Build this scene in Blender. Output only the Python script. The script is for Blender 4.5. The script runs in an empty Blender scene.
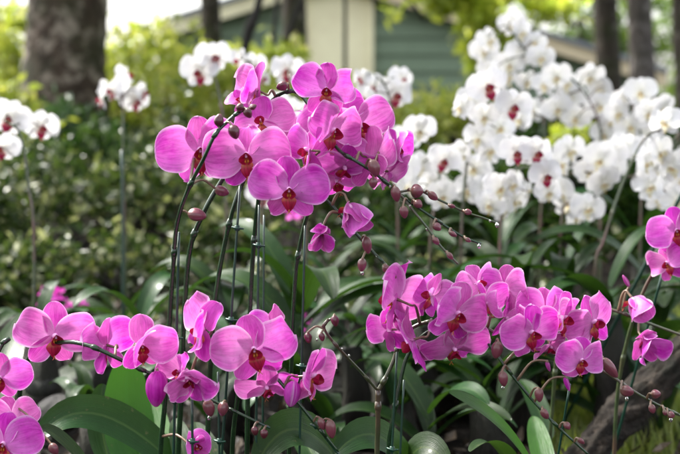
import bpy, math, random
import numpy as np
from mathutils import Matrix, Vector, Euler
R = math.radians
rng = np.random.default_rng(7)
random.seed(7)
S = bpy.context.scene
COL = S.collection

# ------------------------------------------------------------------ camera
FPX = 1133.0; CZ = 0.55; PITCH = R(6.0)
cam_d = bpy.data.cameras.new('camera'); cam = bpy.data.objects.new('camera', cam_d); COL.objects.link(cam)
cam.location = (0, 0, CZ); cam.rotation_euler = (R(90) - PITCH, 0, 0)
cam_d.sensor_width = 36; cam_d.lens = 36 * FPX / 680
cam_d.clip_start = 0.05; cam_d.clip_end = 2000
cam_d.dof.use_dof = True; cam_d.dof.focus_distance = 1.235; cam_d.dof.aperture_fstop = 5.2
S.camera = cam
CF = np.array([0, math.cos(PITCH), -math.sin(PITCH)]); CU = np.array([0, math.sin(PITCH), math.cos(PITCH)]); CR = np.array([1., 0, 0])
C0 = np.array([0, 0, CZ])
def at(px, py, d):
    return C0 + d * (CF + (px - 340) / FPX * CR - (py - 227) / FPX * CU)

# ------------------------------------------------------------------ mesh builder
class MB:
    def __init__(s): s.v = []; s.f = []; s.uv = []; s.mi = []; s.n = 0
    def add(s, v, f, uv=None, mi=0):
        v = np.asarray(v, float).reshape(-1, 3)
        if uv is None: uv = np.zeros((len(v), 2))
        s.v.append(v); s.uv.append(np.asarray(uv, float))
        n = s.n
        s.f.extend([tuple(int(i) + n for i in q) for q in f]); s.mi.extend([mi] * len(f)); s.n += len(v)
        return s
    def grid(s, P, uv, mi=0, wrap=False):
        nu, nv = P.shape[:2]; f = []
        for i in range(nu - 1):
            for j in range(nv if wrap else nv - 1):
                k = (j + 1) % nv
                f.append((i * nv + j, i * nv + k, (i + 1) * nv + k, (i + 1) * nv + j))
        return s.add(P.reshape(-1, 3), f, uv.reshape(-1, 2), mi)
    def xform(s, M):
        M = np.array(M)
        s.v = [v @ M[:3, :3].T + M[:3, 3] for v in s.v]; return s
    def build(s, name, mats, parent=None, smooth=True, off=None):
        v = np.concatenate(s.v); uv = np.concatenate(s.uv)
        if off is not None: v = v - np.asarray(off)
        me = bpy.data.meshes.new(name)
        me.from_pydata(v.tolist(), [], s.f)
        ul = me.uv_layers.new(name='uv')
        li = np.empty(len(me.loops), np.int32); me.loops.foreach_get('vertex_index', li)
        ul.data.foreach_set('uv', uv[li].astype(np.float32).ravel())
        for m in (mats if isinstance(mats, (list, tuple)) else [mats]): me.materials.append(m)
        me.polygons.foreach_set('material_index', np.array(s.mi, np.int32))
        me.polygons.foreach_set('use_smooth', np.full(len(me.polygons), smooth))
        me.update()
        o = bpy.data.objects.new(name, me); COL.objects.link(o)
        if parent: o.parent = parent
        return o

def tag(o, label=None, cat=None, group=None, kind=None):
    if label: o['label'] = label
    if cat: o['category'] = cat
    if group: o['group'] = group
    if kind: o['kind'] = kind
    return o
def empty(name, loc, label, cat, group=None):
    o = bpy.data.objects.new(name, None); COL.objects.link(o); o.location = [float(c) for c in loc]
    o.empty_display_size = .05
    return tag(o, label, cat, group)

def smooth_path(P, k=6):
    P = np.asarray(P, float)
    if len(P) < 3: return P
    Q = np.vstack([2 * P[0] - P[1], P, 2 * P[-1] - P[-2]]); out = []
    for i in range(1, len(Q) - 2):
        a, b, c, d = Q[i - 1:i + 3]
        for t in np.linspace(0, 1, k, endpoint=False):
            out.append(.5 * (2 * b + (c - a) * t + (2 * a - 5 * b + 4 * c - d) * t * t + (3 * b - a - 3 * c + d) * t ** 3))
    out.append(P[-1]); return np.array(out)

def tube(mb, P, r, ns=8, mi=0, cap=True, wob=0., bumps=None):
    P = np.asarray(P, float); n = len(P)
    rr = np.interp(np.linspace(0, 1, n), np.linspace(0, 1, len(np.atleast_1d(r))), np.atleast_1d(r))
    if bumps is not None: rr = rr * bumps
    T = np.gradient(P, axis=0); T /= np.linalg.norm(T, axis=1)[:, None] + 1e-12
    a = np.array([0, 0, 1.]) if abs(T[0][2]) < .9 else np.array([1., 0, 0])
    N = np.cross(T[0], a); N /= np.linalg.norm(N); V = []; U = []
    L = np.concatenate([[0], np.cumsum(np.linalg.norm(np.diff(P, axis=0), axis=1))])
    ph = np.linspace(0, 2 * np.pi, ns, endpoint=False)
    for i in range(n):
        N = N - T[i] * N.dot(T[i]); N /= np.linalg.norm(N); B = np.cross(T[i], N)
        rad = rr[i] * (1 + (wob * rng.normal(size=ns) if wob else 0))
        V.append(P[i] + (np.cos(ph) * rad)[:, None] * N + (np.sin(ph) * rad)[:, None] * B)
        U.append(np.stack([np.full(ns, L[i]), ph / (2 * np.pi)], 1))
    V = np.array(V); U = np.array(U); n0 = mb.n
    mb.grid(V, U, mi, wrap=True)
    if cap:
        for i in (0, n - 1):
            mb.f.append(tuple(n0 + i * ns + (j if i else ns - 1 - j) for j in range(ns))); mb.mi.append(mi)
    return mb

def ellip(mb, c, r, M=None, nu=8, nv=10, mi=0, point=0., seam=0.):
    u = np.linspace(0, np.pi, nu + 1); ph = np.linspace(0, 2 * np.pi, nv, endpoint=False)
    P = np.zeros((nu + 1, nv, 3)); U = np.zeros((nu + 1, nv, 2))
    for i, a in enumerate(u):
        rad = math.sin(a) * (1 - point * (0.5 + 0.5 * math.cos(a)) ** 2)
        k = 1 - seam * np.abs(np.cos(1.5 * ph)) ** 6
        P[i, :, 0] = r[0] * rad * np.cos(ph) * k; P[i, :, 1] = r[1] * rad * np.sin(ph) * k; P[i, :, 2] = r[2] * math.cos(a)
        U[i, :, 0] = i / nu; U[i, :, 1] = ph / (2 * np.pi)
    P = P.reshape(-1, 3)
    if M is not None: P = P @ np.array(M)[:3, :3].T
    P = P + np.asarray(c); n = mb.n
    mb.grid(P.reshape(nu + 1, nv, 3), U, mi, wrap=True); return mb

def box(mb, lo, hi, mi=0, M=None):
    x0, y0, z0 = lo; x1, y1, z1 = hi
    v = np.array([(x0, y0, z0), (x1, y0, z0), (x1, y1, z0), (x0, y1, z0), (x0, y0, z1), (x1, y0, z1), (x1, y1, z1), (x0, y1, z1)], float)
    if M is not None: M = np.array(M); v = v @ M[:3, :3].T + M[:3, 3]
    return mb.add(v, [(0, 3, 2, 1), (4, 5, 6, 7), (0, 1, 5, 4), (1, 2, 6, 5), (2, 3, 7, 6), (3, 0, 4, 7)], None, mi)

# ------------------------------------------------------------------ materials
class NT:
    def __init__(s, name):
        s.m = bpy.data.materials.new(name); s.m.use_nodes = True; s.t = s.m.node_tree; s.t.nodes.clear()
        s.out = s.t.nodes.new('ShaderNodeOutputMaterial')
    def n(s, typ, **kw):
        o = s.t.nodes.new('ShaderNode' + typ)
        for k, v in kw.items():
            if k.startswith('i_'):
                key = k[2:]; key = int(key) if key.isdigit() else key.replace('_', ' ')
                if hasattr(v, 'links') or isinstance(v, bpy.types.NodeSocket): s.t.links.new(v, o.inputs[key])
                else: o.inputs[key].default_value = v
            else: setattr(o, k, v)
        return o
    def link(s, a, b): s.t.links.new(a, b)
    def ramp(s, fac, stops, interp='LINEAR'):
        r = s.n('ValToRGB'); r.color_ramp.interpolation = interp; e = r.color_ramp.elements
        while len(e) < len(stops): e.new(.5)
        for k, (p, c) in zip(e, stops): k.position = p; k.color = (*c, 1) if len(c) == 3 else c
        s.link(fac, r.inputs[0]); return r.outputs[0]
    def mix(s, fac, a, b, mode='MIX'):
        o = s.n('Mix', data_type='RGBA', blend_type=mode)
        for v, k in ((fac, 0), (a, 6), (b, 7)):
            if isinstance(v, bpy.types.NodeSocket): s.link(v, o.inputs[k])
            else: o.inputs[k].default_value = (*v, 1) if isinstance(v, tuple) and len(v) == 3 else v
        return o.outputs[2]
    def math(s, op, a, b=0., c=0., clamp=False):
        o = s.n('Math', operation=op, use_clamp=clamp)
        for k, v in enumerate((a, b, c)):
            if isinstance(v, bpy.types.NodeSocket): s.link(v, o.inputs[k])
            else: o.inputs[k].default_value = v
        return o.outputs[0]
    def noise(s, vec, scale, detail=3., rough=.5, dist=0.):
        o = s.n('TexNoise'); o.inputs['Scale'].default_value = scale; o.inputs['Detail'].default_value = detail
        o.inputs['Roughness'].default_value = rough; o.inputs['Distortion'].default_value = dist
        if vec is not None: s.link(vec, o.inputs['Vector'])
        return o.outputs['Fac']
    def pbsdf(s, col, rough=.5, spec=.5, coat=0., normal=None, trans=None, tfac=0.):
        p = s.n('BsdfPrincipled')
        for v, k in ((col, 'Base Color'), (rough, 'Roughness'), (spec, 'Specular IOR Level'), (coat, 'Coat Weight')):
            if isinstance(v, bpy.types.NodeSocket): s.link(v, p.inputs[k])
            else: p.inputs[k].default_value = (*v, 1) if isinstance(v, tuple) else v
        p.inputs['Coat Roughness'].default_value = .12
        if normal is not None: s.link(normal, p.inputs['Normal'])
        o = p.outputs[0]
        if tfac:
            t = s.n('BsdfTranslucent')
            tc = trans if trans is not None else col
            if isinstance(tc, bpy.types.NodeSocket): s.link(tc, t.inputs[0])
            else: t.inputs[0].default_value = (*tc, 1)
            mx = s.n('MixShader'); mx.inputs[0].default_value = tfac
            s.link(o, mx.inputs[1]); s.link(t.outputs[0], mx.inputs[2]); o = mx.outputs[0]
        s.link(o, s.out.inputs[0]); return s.m
    def bump(s, h, strength=.3, dist=.002):
        b = s.n('Bump'); b.inputs['Strength'].default_value = strength; b.inputs['Distance'].default_value = dist
        s.link(h, b.inputs['Height']); return b.outputs[0]

def uvxy(t):
    u = t.n('UVMap'); sp = t.n('SeparateXYZ'); t.link(u.outputs[0], sp.inputs[0]); return u.outputs[0], sp.outputs[0], sp.outputs[1]

def petal_mat(name, main, vein, pale, rim, tf=.32, palepos=.28):
    t = NT(name); uv, u, v = uvxy(t)
    obj = t.n('TexCoord').outputs['Object']
    e = t.math('ABSOLUTE', t.math('MULTIPLY_ADD', v, 2., -1.))
    # fan of veins: lines of constant v, wobbling a little along the petal
    cv = t.n('CombineXYZ'); t.link(t.math('MULTIPLY', v, 17.), cv.inputs[0]); t.link(t.math('MULTIPLY', u, 2.2), cv.inputs[1])
    t.link(t.n('ObjectInfo').outputs['Random'], cv.inputs[2])
    vn = t.noise(cv.outputs[0], 1.0, 3, .6, .3)
    blotch = t.noise(obj, 45., 3, .55)
    rnd = t.n('ObjectInfo').outputs['Random']
    c = t.mix(t.ramp(vn, [(.38, (0, 0, 0)), (.62, (1, 1, 1))]), main, vein)
    c = t.mix(t.math('MULTIPLY', t.ramp(blotch, [(.35, (0, 0, 0)), (.7, (1, 1, 1))]), .35), c, pale)
    pf = t.ramp(u, [(0., (1, 1, 1)), (palepos, (.40, .40, .40)), (palepos * 2.1, (0, 0, 0))])
    c = t.mix(t.math('MULTIPLY', pf, .75), c, pale)
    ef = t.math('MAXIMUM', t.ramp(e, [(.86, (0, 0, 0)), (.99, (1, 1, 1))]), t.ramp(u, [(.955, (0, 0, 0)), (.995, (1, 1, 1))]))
    c = t.mix(t.math('MULTIPLY', ef, .75), c, rim)  # pale margin; light scattering through the thin petal edge is painted into it
    fl = t.noise(obj, 420., 2, .5)     # fine darker freckles and a few bruises
    c = t.mix(t.math('MULTIPLY', t.ramp(fl, [(.62, (0, 0, 0)), (.72, (1, 1, 1))]), .35), c, vein)
    h = t.n('HueSaturation'); t.link(c, h.inputs['Color'])
    t.link(t.math('MULTIPLY_ADD', rnd, .03, .487), h.inputs['Hue']); t.link(t.math('MULTIPLY_ADD', rnd, -.12, 1.05), h.inputs['Saturation'])
    c = h.outputs[0]
    # rain beads lying on the petal
    vo = t.n('TexVoronoi'); vo.inputs['Scale'].default_value = 260.; t.link(obj, vo.inputs['Vector'])
    sp = t.n('SeparateColor'); t.link(vo.outputs['Color'], sp.inputs[0])
    bead = t.math('MULTIPLY', t.ramp(vo.outputs['Distance'], [(.0, (1, 1, 1)), (.3, (.7, .7, .7)), (.42, (0, 0, 0))]), t.math('GREATER_THAN', sp.outputs[0], .82))
    bead = t.math('MULTIPLY', bead, t.ramp(t.noise(obj, 30., 1), [(.5, (0, 0, 0)), (.6, (1, 1, 1))]))
    hh = t.math('ADD', t.math('MULTIPLY', vn, .25), t.math('MULTIPLY', bead, .8))
    rough = t.math('MULTIPLY_ADD', bead, -.34, .42)
    return t.pbsdf(c, rough, .16, 0., t.bump(hh, .35, .0012), c, tf)

M = {}
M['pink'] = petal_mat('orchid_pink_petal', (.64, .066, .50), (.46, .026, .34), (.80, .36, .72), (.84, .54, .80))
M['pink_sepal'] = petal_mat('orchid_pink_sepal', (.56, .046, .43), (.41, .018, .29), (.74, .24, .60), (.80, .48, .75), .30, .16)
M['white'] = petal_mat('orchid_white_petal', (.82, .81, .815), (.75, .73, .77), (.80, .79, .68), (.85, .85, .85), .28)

def lip_mat(name, main, base, stripe, tf=.15):
    t = NT(name); uv, u, v = uvxy(t); obj = t.n('TexCoord').outputs['Object']
    cv = t.n('CombineXYZ'); t.link(t.math('MULTIPLY', v, 14.), cv.inputs[0]); t.link(u, cv.inputs[1])
    w = t.noise(cv.outputs[0], 1.2, 2, .5)
    c = t.mix(t.ramp(w, [(.45, (0, 0, 0)), (.6, (1, 1, 1))]), main, stripe)
    c = t.mix(t.ramp(u, [(.05, (1, 1, 1)), (.38, (0, 0, 0))]), c, base)
    return t.pbsdf(c, .45, .25, .0, None, c, tf)
M['lip_red'] = lip_mat('orchid_crimson_lip', (.36, .008, .05), (.50, .16, .06), (.20, .003, .02))
M['lip_white_red'] = lip_mat('white_orchid_red_lip', (.36, .015, .06), (.75, .45, .35), (.26, .008, .05))
M['lip_white_yellow'] = lip_mat('white_orchid_pale_lip', (.80, .76, .60), (.70, .52, .10), (.78, .70, .45))
def plain(name, col, rough=.5, spec=.5, coat=0., nscale=80., var=.35, bump=.15, tf=0.):
    t = NT(name); obj = t.n('TexCoord').outputs['Object']; f = t.noise(obj, nscale, 4, .6)
    c = t.mix(f, tuple(x * (1 - var) for x in col), tuple(min(1, x * (1 + var)) for x in col))
    return t.pbsdf(c, rough, spec, coat, t.bump(f, bump, .002), c, tf)
M['callus'] = plain('lip_callus_orange', (.62, .22, .03), .35, .5, .2, 300, .4)
M['column'] = plain('orchid_column', (.80, .42, .70), .35, .5, .2, 200, .2)
M['column_white'] = plain('white_orchid_column', (.84, .80, .76), .35, .5, .2, 200, .1)
M['pedicel'] = plain('orchid_pedicel', (.16, .10, .06), .35, .5, .2, 120, .5)

def stem_mat():
    t = NT('orchid_stem'); obj = t.n('TexCoord').outputs['Object']
    f = t.noise(obj, 60., 4, .6); f2 = t.noise(obj, 14., 2)
    c = t.ramp(f, [(.3, (.005, .022, .007)), (.55, (.010, .036, .011)), (.8, (.028, .055, .018))])
    c = t.mix(t.ramp(f2, [(.55, (0, 0, 0)), (.75, (.5, .5, .5))]), c, (.020, .012, .010))
    return t.pbsdf(c, .25, .5, .2, t.bump(f, .2, .001))
M['stem'] = stem_mat()
def stem_green():
    t = NT('orchid_spike_green'); obj = t.n('TexCoord').outputs['Object']
    f = t.noise(obj, 60., 4, .6); f2 = t.noise(obj, 10., 2)
    c = t.ramp(f, [(.3, (.022, .042, .014)), (.8, (.07, .085, .035))])
    c = t.mix(t.ramp(f2, [(.45, (0, 0, 0)), (.62, (1, 1, 1))]), c, (.09, .038, .032))
    return t.pbsdf(c, .28, .55, .35, t.bump(f, .2, .001))
M['spike'] = stem_green()
def bud_mat():
    t = NT('orchid_bud'); uv, u, v = uvxy(t); obj = t.n('TexCoord').outputs['Object']
    f = t.noise(obj, 160., 4, .6)
    cv = t.n('CombineXYZ'); t.link(t.math('MULTIPLY', v, 26.), cv.inputs[0]); t.link(u, cv.inputs[1])
    w = t.noise(cv.outputs[0], 1., 2)
    c = t.mix(w, (.15, .022, .048), (.24, .06, .09))
    c = t.mix(t.ramp(u, [(.0, (0, 0, 0)), (.5, (.1, .1, .1)), (.85, (.6, .6, .6)), (1., (.9, .9, .9))]), c, (.09, .075, .025))
    c = t.mix(t.ramp(f, [(.5, (0, 0, 0)), (.75, (.5, .5, .5))]), c, (.16, .03, .06))
    return t.pbsdf(c, .33, .5, .35, t.bump(w, .25, .001), c, .1)
M['bud'] = bud_mat()
M['bud_dark'] = plain('orchid_dark_bud', (.085, .014, .022), .35, .5, .35, 150, .45)
M['stake'] = plain('stake_green_plastic', (.005, .032, .019), .3, .5, .3, 50, .45)
M['clip'] = plain('clip_green_plastic', (.005, .055, .030), .28, .5, .3, 60, .3)
def water():
    t = NT('rain_water'); p = t.n('BsdfPrincipled'); p.inputs['Base Color'].default_value = (1, 1, 1, 1)
    p.inputs['Roughness'].default_value = 0.; p.inputs['IOR'].default_value = 1.33; p.inputs['Transmission Weight'].default_value = 1.
    t.link(p.outputs[0], t.out.inputs[0]); return t.m
M['water'] = water()

def leaf_mat(name, a, b, mid, rough=.24, tf=.12, tcol=None, wet=.5):
    t = NT(name); uv, u, v = uvxy(t); obj = t.n('TexCoord').outputs['Object']
    rnd = t.n('ObjectInfo').outputs['Random']
    f = t.noise(obj, 22., 4, .6)
    cv = t.n('CombineXYZ'); t.link(t.math('MULTIPLY', v, 40.), cv.inputs[0]); t.link(t.math('MULTIPLY', u, 1.5), cv.inputs[1])
    w = t.noise(cv.outputs[0], 1., 2)
    c = t.mix(t.ramp(f, [(.3, (0, 0, 0)), (.7, (1, 1, 1))]), a, b)
    c = t.mix(t.math('MULTIPLY', w, .3), c, tuple(x * .6 for x in a))
    e = t.math('ABSOLUTE', t.math('MULTIPLY_ADD', v, 2., -1.))
    c = t.mix(t.ramp(e, [(.0, (.8, .8, .8)), (.035, (.5, .5, .5)), (.10, (0, 0, 0))]), c, mid)
    sc_ = t.noise(obj, 90., 3, .6)
    c = t.mix(t.math('MULTIPLY', t.ramp(sc_, [(.66, (0, 0, 0)), (.72, (1, 1, 1))]), .5), c, (.10, .085, .04))
    h = t.n('HueSaturation'); t.link(c, h.inputs['Color']); t.link(t.math('MULTIPLY_ADD', rnd, .04, .48), h.inputs['Hue'])
    t.link(t.math('MULTIPLY_ADD', rnd, .5, .75), h.inputs['Value']); c = h.outputs[0]
    sp = t.noise(obj, 300., 2); 
    rg = t.math('MULTIPLY_ADD', t.noise(obj, 35., 3), .3, rough - .1)
    hgt = t.math('ADD', t.math('MULTIPLY', w, .6), t.math('MULTIPLY', sp, .12))
    return t.pbsdf(c, rg, .17, wet, t.bump(hgt, .45, .003), tcol, tf)
M['leaf'] = leaf_mat('orchid_leaf', (.007, .028, .005), (.015, .048, .009), (.045, .085, .02), .36, .10, (.07, .17, .016), .06)
M['leaf_light'] = leaf_mat('orchid_leaf_light', (.030, .085, .014), (.045, .12, .02), (.035, .10, .02), .30, .26, (.055, .17, .010), .06)

def foliage_mat(name, cols, rough=.35, tf=.3, spec=.5, coat=.2, tmul=(1.6, 1.65, .95)):
    t = NT(name); r = t.n('NewGeometry').outputs['Random Per Island']
    obj = t.n('TexCoord').outputs['Object']
    n = len(cols); c = t.ramp(r, [((i + .5) / n, c) for i, c in enumerate(cols)], 'LINEAR')
    f = t.noise(obj, 1.5, 3)
    c = t.mix(t.ramp(f, [(.35, (.0, .0, .0)), (.65, (.5, .5, .5))]), c, cols[0])
    tc = t.mix(1., c, tmul, 'MULTIPLY')
    return t.pbsdf(c, rough, spec, coat, None, tc, tf)
M['bank'] = foliage_mat('bank_leaves', [(.012, .024, .006), (.028, .050, .012), (.045, .075, .018), (.08, .115, .03), (.016, .032, .008), (.035, .06, .014), (.14, .16, .06), (.34, .35, .22)], .28, .25, .2, .0)
M['bank_dark'] = foliage_mat('shrub_dark_leaves', [(.008, .024, .004), (.018, .048, .006), (.035, .075, .010), (.06, .10, .02)], .28, .25, .2, .0)
M['yellowgreen'] = foliage_mat('shrub_yellow_green_leaves', [(.20, .25, .035), (.32, .36, .06), (.42, .43, .10), (.25, .31, .06), (.48, .45, .15)], .4, .4)
M['tree_leaf'] = foliage_mat('tree_leaves', [(.06, .10, .025), (.10, .16, .03), (.16, .22, .05), (.08, .13, .03)], .4, .4)
M['bright_tree'] = foliage_mat('bright_tree_leaves', [(.30, .36, .05), (.42, .46, .08), (.52, .52, .12), (.34, .42, .08)], .4, .5)
M['yellow'] = foliage_mat('yellow_leaves', [(.60, .50, .04), (.70, .60, .06), (.55, .52, .06)], .4, .4)
M['pinkblur'] = foliage_mat('small_pink_petals', [(.5, .04, .34), (.58, .07, .44)], .5, .3, .2, 0., (1., 1., 1.))
M['fern'] = foliage_mat('fern_leaves', [(.03, .07, .02), (.05, .11, .03), (.08, .15, .04)], .4, .25)
M['litter'] = foliage_mat('leaf_litter', [(.012, .008, .005), (.03, .02, .012), (.05, .034, .018), (.02, .014, .009), (.09, .065, .04)], .55, .05, .3, .0)
M['grass'] = foliage_mat('grass_blades', [(.12, .17, .03), (.2, .25, .05), (.26, .28, .08)], .45, .35)

def bark(name, a, b, pale, moss, scale=14., mossh=.6, rough=.85, pale_t=.6):
    t = NT(name); tc = t.n('TexCoord'); mp = t.n('Mapping'); t.link(tc.outputs['Object'], mp.inputs[0]); mp.inputs['Scale'].default_value = (1, 1, .35)
    f = t.noise(mp.outputs[0], scale, 6, .65, .4); g = t.noise(tc.outputs['Object'], scale * .7, 4, .6); h = t.noise(tc.outputs['Object'], scale * .3, 3)
    c = t.mix(t.ramp(f, [(.35, (0, 0, 0)), (.68, (1, 1, 1))]), a, b)
    c = t.mix(t.ramp(g, [(pale_t - .06, (0, 0, 0)), (pale_t + .07, (1, 1, 1))]), c, pale)
    c = t.mix(t.math('MULTIPLY', t.ramp(h, [(.45, (0, 0, 0)), (.65, (1, 1, 1))]), mossh), c, moss)
    return t.pbsdf(c, rough, .3, 0., t.bump(f, .8, .02))
M['bark'] = bark('trunk_bark', (.020, .013, .008), (.075, .050, .034), (.24, .20, .16), (.03, .045, .014), 15, .5, .85, .56)
M['bark_moss'] = bark('mossy_bark', (.022, .018, .013), (.065, .05, .038), (.17, .15, .13), (.035, .045, .015), 16, .7, .85, .62)
M['bark_grey'] = bark('grey_bark', (.05, .042, .038), (.13, .11, .10), (.26, .23, .22), (.06, .06, .04), 14, .4, .85, .58)
M['bark_dark'] = bark('dark_wet_wood', (.006, .005, .004), (.028, .023, .018), (.09, .08, .07), (.014, .018, .007), 26, .5, .7, .68)
M['stone'] = bark('wet_stone', (.015, .014, .013), (.045, .042, .04), (.12, .115, .11), (.016, .022, .01), 30, .5, .7, .68)
M['log_bark'] = bark('weathered_log_bark', (.005, .0036, .0022), (.026, .018, .011), (.07, .05, .034), (.014, .018, .006), 45, .4, .8, .66)
def soil():
    t = NT('soil'); obj = t.n('TexCoord').outputs['Object']; f = t.noise(obj, 9., 8, .65); g = t.noise(obj, 1.2, 3)
    c = t.ramp(f, [(.3, (.003, .0025, .002)), (.55, (.008, .006, .0045)), (.75, (.022, .017, .012))])
    c = t.mix(t.ramp(g, [(.5, (0, 0, 0)), (.65, (.6, .6, .6))]), c, (.012, .018, .006))
    return t.pbsdf(c, .9, .15, 0., t.bump(f, 1., .03))
M['soil'] = soil()
def paint(name, col, rough=.6, nscale=6., var=.12, dirt=(.5, .45, .35), df=.25):
    t = NT(name); obj = t.n('TexCoord').outputs['Object']; f = t.noise(obj, nscale, 5, .6); g = t.noise(obj, 1.7, 4)
    c = t.mix(f, tuple(x * (1 - var) for x in col), tuple(min(1, x * (1 + var)) for x in col))
    c = t.mix(t.math('MULTIPLY', t.ramp(g, [(.5, (0, 0, 0)), (.7, (1, 1, 1))]), df), c, tuple(c0 * d for c0, d in zip(col, dirt)))
    return t.pbsdf(c, rough, .4, 0., t.bump(f, .15, .004))
M['siding'] = paint('green_clapboard_paint', (.165, .225, .145))
M['cream'] = paint('cream_paint', (.95, .85, .56), .55)
M['tan'] = paint('tan_fascia_paint', (.70, .58, .38), .6)
M['roofing'] = paint('grey_roofing', (.22, .24, .26), .6, 9, .25)

# ------------------------------------------------------------------ orchid flower
def tepal(mb, L, W, a, b, ang, fold=0., curl=-20., cup=0., ruffle=.0, seed=0, asym=0., base=(0, 0, 0), nu=15, nv=11, mi=0, twist=0., kink=0.):
    r = np.random.default_rng(seed); k1, k2 = r.uniform(2, 5, 2); p1, p2 = r.uniform(0, 6.28, 2)
    t = .5 - .5 * np.cos(np.pi * np.linspace(0.0, 1, nu)); s = np.linspace(-1, 1, nv)
    pk = a / (a + b); wn = pk ** a * (1 - pk) ** b
    w = W * t ** a * (1 - t) ** b / wn
    w[0] = max(W * .10, w[0])
    th = np.radians(fold + curl * t + kink * np.sin(np.pi * t))
    dt = np.diff(t, prepend=0) * L
    y = np.cumsum(np.cos(th) * dt); z = np.cumsum(np.sin(th) * dt)
    P = np.zeros((nu, nv, 3)); U = np.zeros((nu, nv, 2))
    for i in range(nu):
        ws = w[i] * (1 + asym * s)
        x = s * ws
        lift = cup * (x / W) ** 2 * W + ruffle * L * (np.sin(k1 * 2 * t[i] + p1 + s * 1.3) * s * s + .5 * np.sin(k2 * 3 * t[i] + p2 + 2.2 * s) * s ** 2 + .35 * np.sin(4 * t[i] + p2) * s)
        lift = lift + np.tan(np.radians(twist)) * t[i] * x
        ny, nz = -math.sin(th[i]), math.cos(th[i])
        wob = 1 + .035 * np.sin(k1 * 3 * t[i] + p2) 
        P[i, :, 0] = x * wob; P[i, :, 1] = y[i] + ny * lift; P[i, :, 2] = z[i] + nz * lift
        U[i, :, 0] = t[i]; U[i, :, 1] = (s + 1) / 2
    c, sn = math.cos(R(ang)), math.sin(R(ang)); X = P[..., 0] * c - P[..., 1] * sn; Y = P[..., 0] * sn + P[..., 1] * c
    P[..., 0] = X; P[..., 1] = Y; P += np.asarray(base)
    return mb.grid(P, U, mi)

def flower_meshes(seed, pl=0, pr=0, do=-4, la=-8, cup=.12, lipo=0, size_p=1., sl=None, fat=1., ruf=.048, dang=0, ldo=1.0):
    """list of (part name, MB) in a frame with +Z out of the flower, +Y to the dorsal sepal, total width 1"""
    r = np.random.default_rng(seed); j = lambda k: float(np.clip(r.normal(), -1.8, 1.8)) * k
    out = []; ruf = ruf * r.uniform(.7, 1.7); fat = fat * r.uniform(.92, 1.06); cup = cup + r.normal() * .08
    m = MB(); tepal(m, .45 * (1 + j(.04)) * ldo, .185 * fat, .5, .5, dang + j(4), do + j(8), -10 + j(16), .25 + j(.15), ruf, seed + 1, 0, (0, .0, -.015)); out.append(('sepal', m))
    for sgn in (1, -1):
        m = MB(); tepal(m, .43 * (1 + j(.04)), .145 * fat, .55, .52, sgn * (143 + j(4)), la + j(5), -8 + j(10), .2 + j(.15), ruf, seed + 3 + sgn, 0, (0, -.01, -.012)); out.append(('sepal', m))
    for sgn, fo in ((1, pl), (-1, pr)):
        m = MB(); tepal(m, .54 * (1 + j(.03)) * size_p, .295 * fat * (1 + j(.03)), .62, .46, sgn * (80 + j(7)), fo + j(8), -16 + j(16), cup + j(.12), ruf * 1.2, seed + 7 + sgn, sgn * .10, (0, .005, .006 + .004 * sgn), nu=18, nv=15); out.append(('petal', m))
    lip = MB()
    for sgn in (1, -1):
        tepal(lip, .19, .072, .55, .55, sgn * 98, 30, 45, .7, .03, seed + 20 + sgn, sgn * .25, (sgn * .018, -.050, .022), 10, 8)
    tepal(lip, .25, .098, .45, 1.05, 180, 40 + lipo, -80, -.5, .03, seed + 30, 0, (0, -.066, .022), 14, 10)
    for sgn in (1, -1):       # forked tendrils at the tip, ridged callus at the base
        e = np.array([0, -.066 - .215, .075 - .02])
        tube(lip, smooth_path([e + [0, .03, .01], e + [sgn * .012, -.012, .012], e + [sgn * .03, -.022, .035]], 4), [.006, .0035], 5)
        ellip(lip, (sgn * .017, -.068, .060), (.013, .022, .018), None, 6, 8, 1)
    out.append(('lip', lip))
    return out

def column_mb(scale=1.):
    m = MB(); ellip(m, (0, .010, .042), (.034, .036, .062), Matrix.Rotation(R(-24), 3, 'X'), 8, 12, 0); ellip(m, (0, -.012, .092), (.018, .014, .014), None, 6, 8, 0); return m
BAS = Matrix(((1, 0, 0, 0), (0, 0, -1, 0), (0, 1, 0, 0), (0, 0, 0, 1)))
def flower_matrix(P, W, yaw, pitch, roll):
    return Matrix.Translation(Vector(P)) @ Matrix.Rotation(R(yaw), 4, 'Z') @ BAS @ Matrix.Rotation(R(-pitch), 4, 'X') @ Matrix.Rotation(R(roll), 4, 'Z') @ Matrix.Scale(W, 4)

def nearest(path, p, back=None):
    d = np.linalg.norm(path - p, axis=1); i = int(np.argmin(d)); return path[i], i

def pink_flower(plant, path, px, py, d, wpx, yaw=0, pitch=0, roll=0, seed=None, label=None, **kw):
    P = at(px, py, d); W = wpx * d / FPX
    sd = seed if seed is not None else int(px * 31 + py * 7) % 9973
    Mx = flower_matrix(P, W, yaw, pitch, roll); off = np.array(plant.location)
    col = column_mb().xform(Mx)
    A = np.array((Mx @ Vector((0, 0, -.01)))); B = np.array((Mx @ Vector((0, -.03, -.20)))); Q, _ = nearest(path, B)
    n = np.linalg.norm(Q - B)
    mid = (B + Q) / 2 + np.array([0, 0, .006 + .05 * n])
    tube(col, smooth_path([A, A * .45 + B * .55, B, mid, Q], 4), [.0017, .0014, .0013, .0016, .0019], 6, 1)
    fl = col.build('flower', [M['column'], M['pedicel']], plant, off=off)
    if label: fl['label'] = label
    for nm, m in flower_meshes(sd, **kw):
        m.xform(Mx)
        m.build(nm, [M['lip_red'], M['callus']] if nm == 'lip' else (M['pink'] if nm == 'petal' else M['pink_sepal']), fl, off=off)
    return fl

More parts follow.
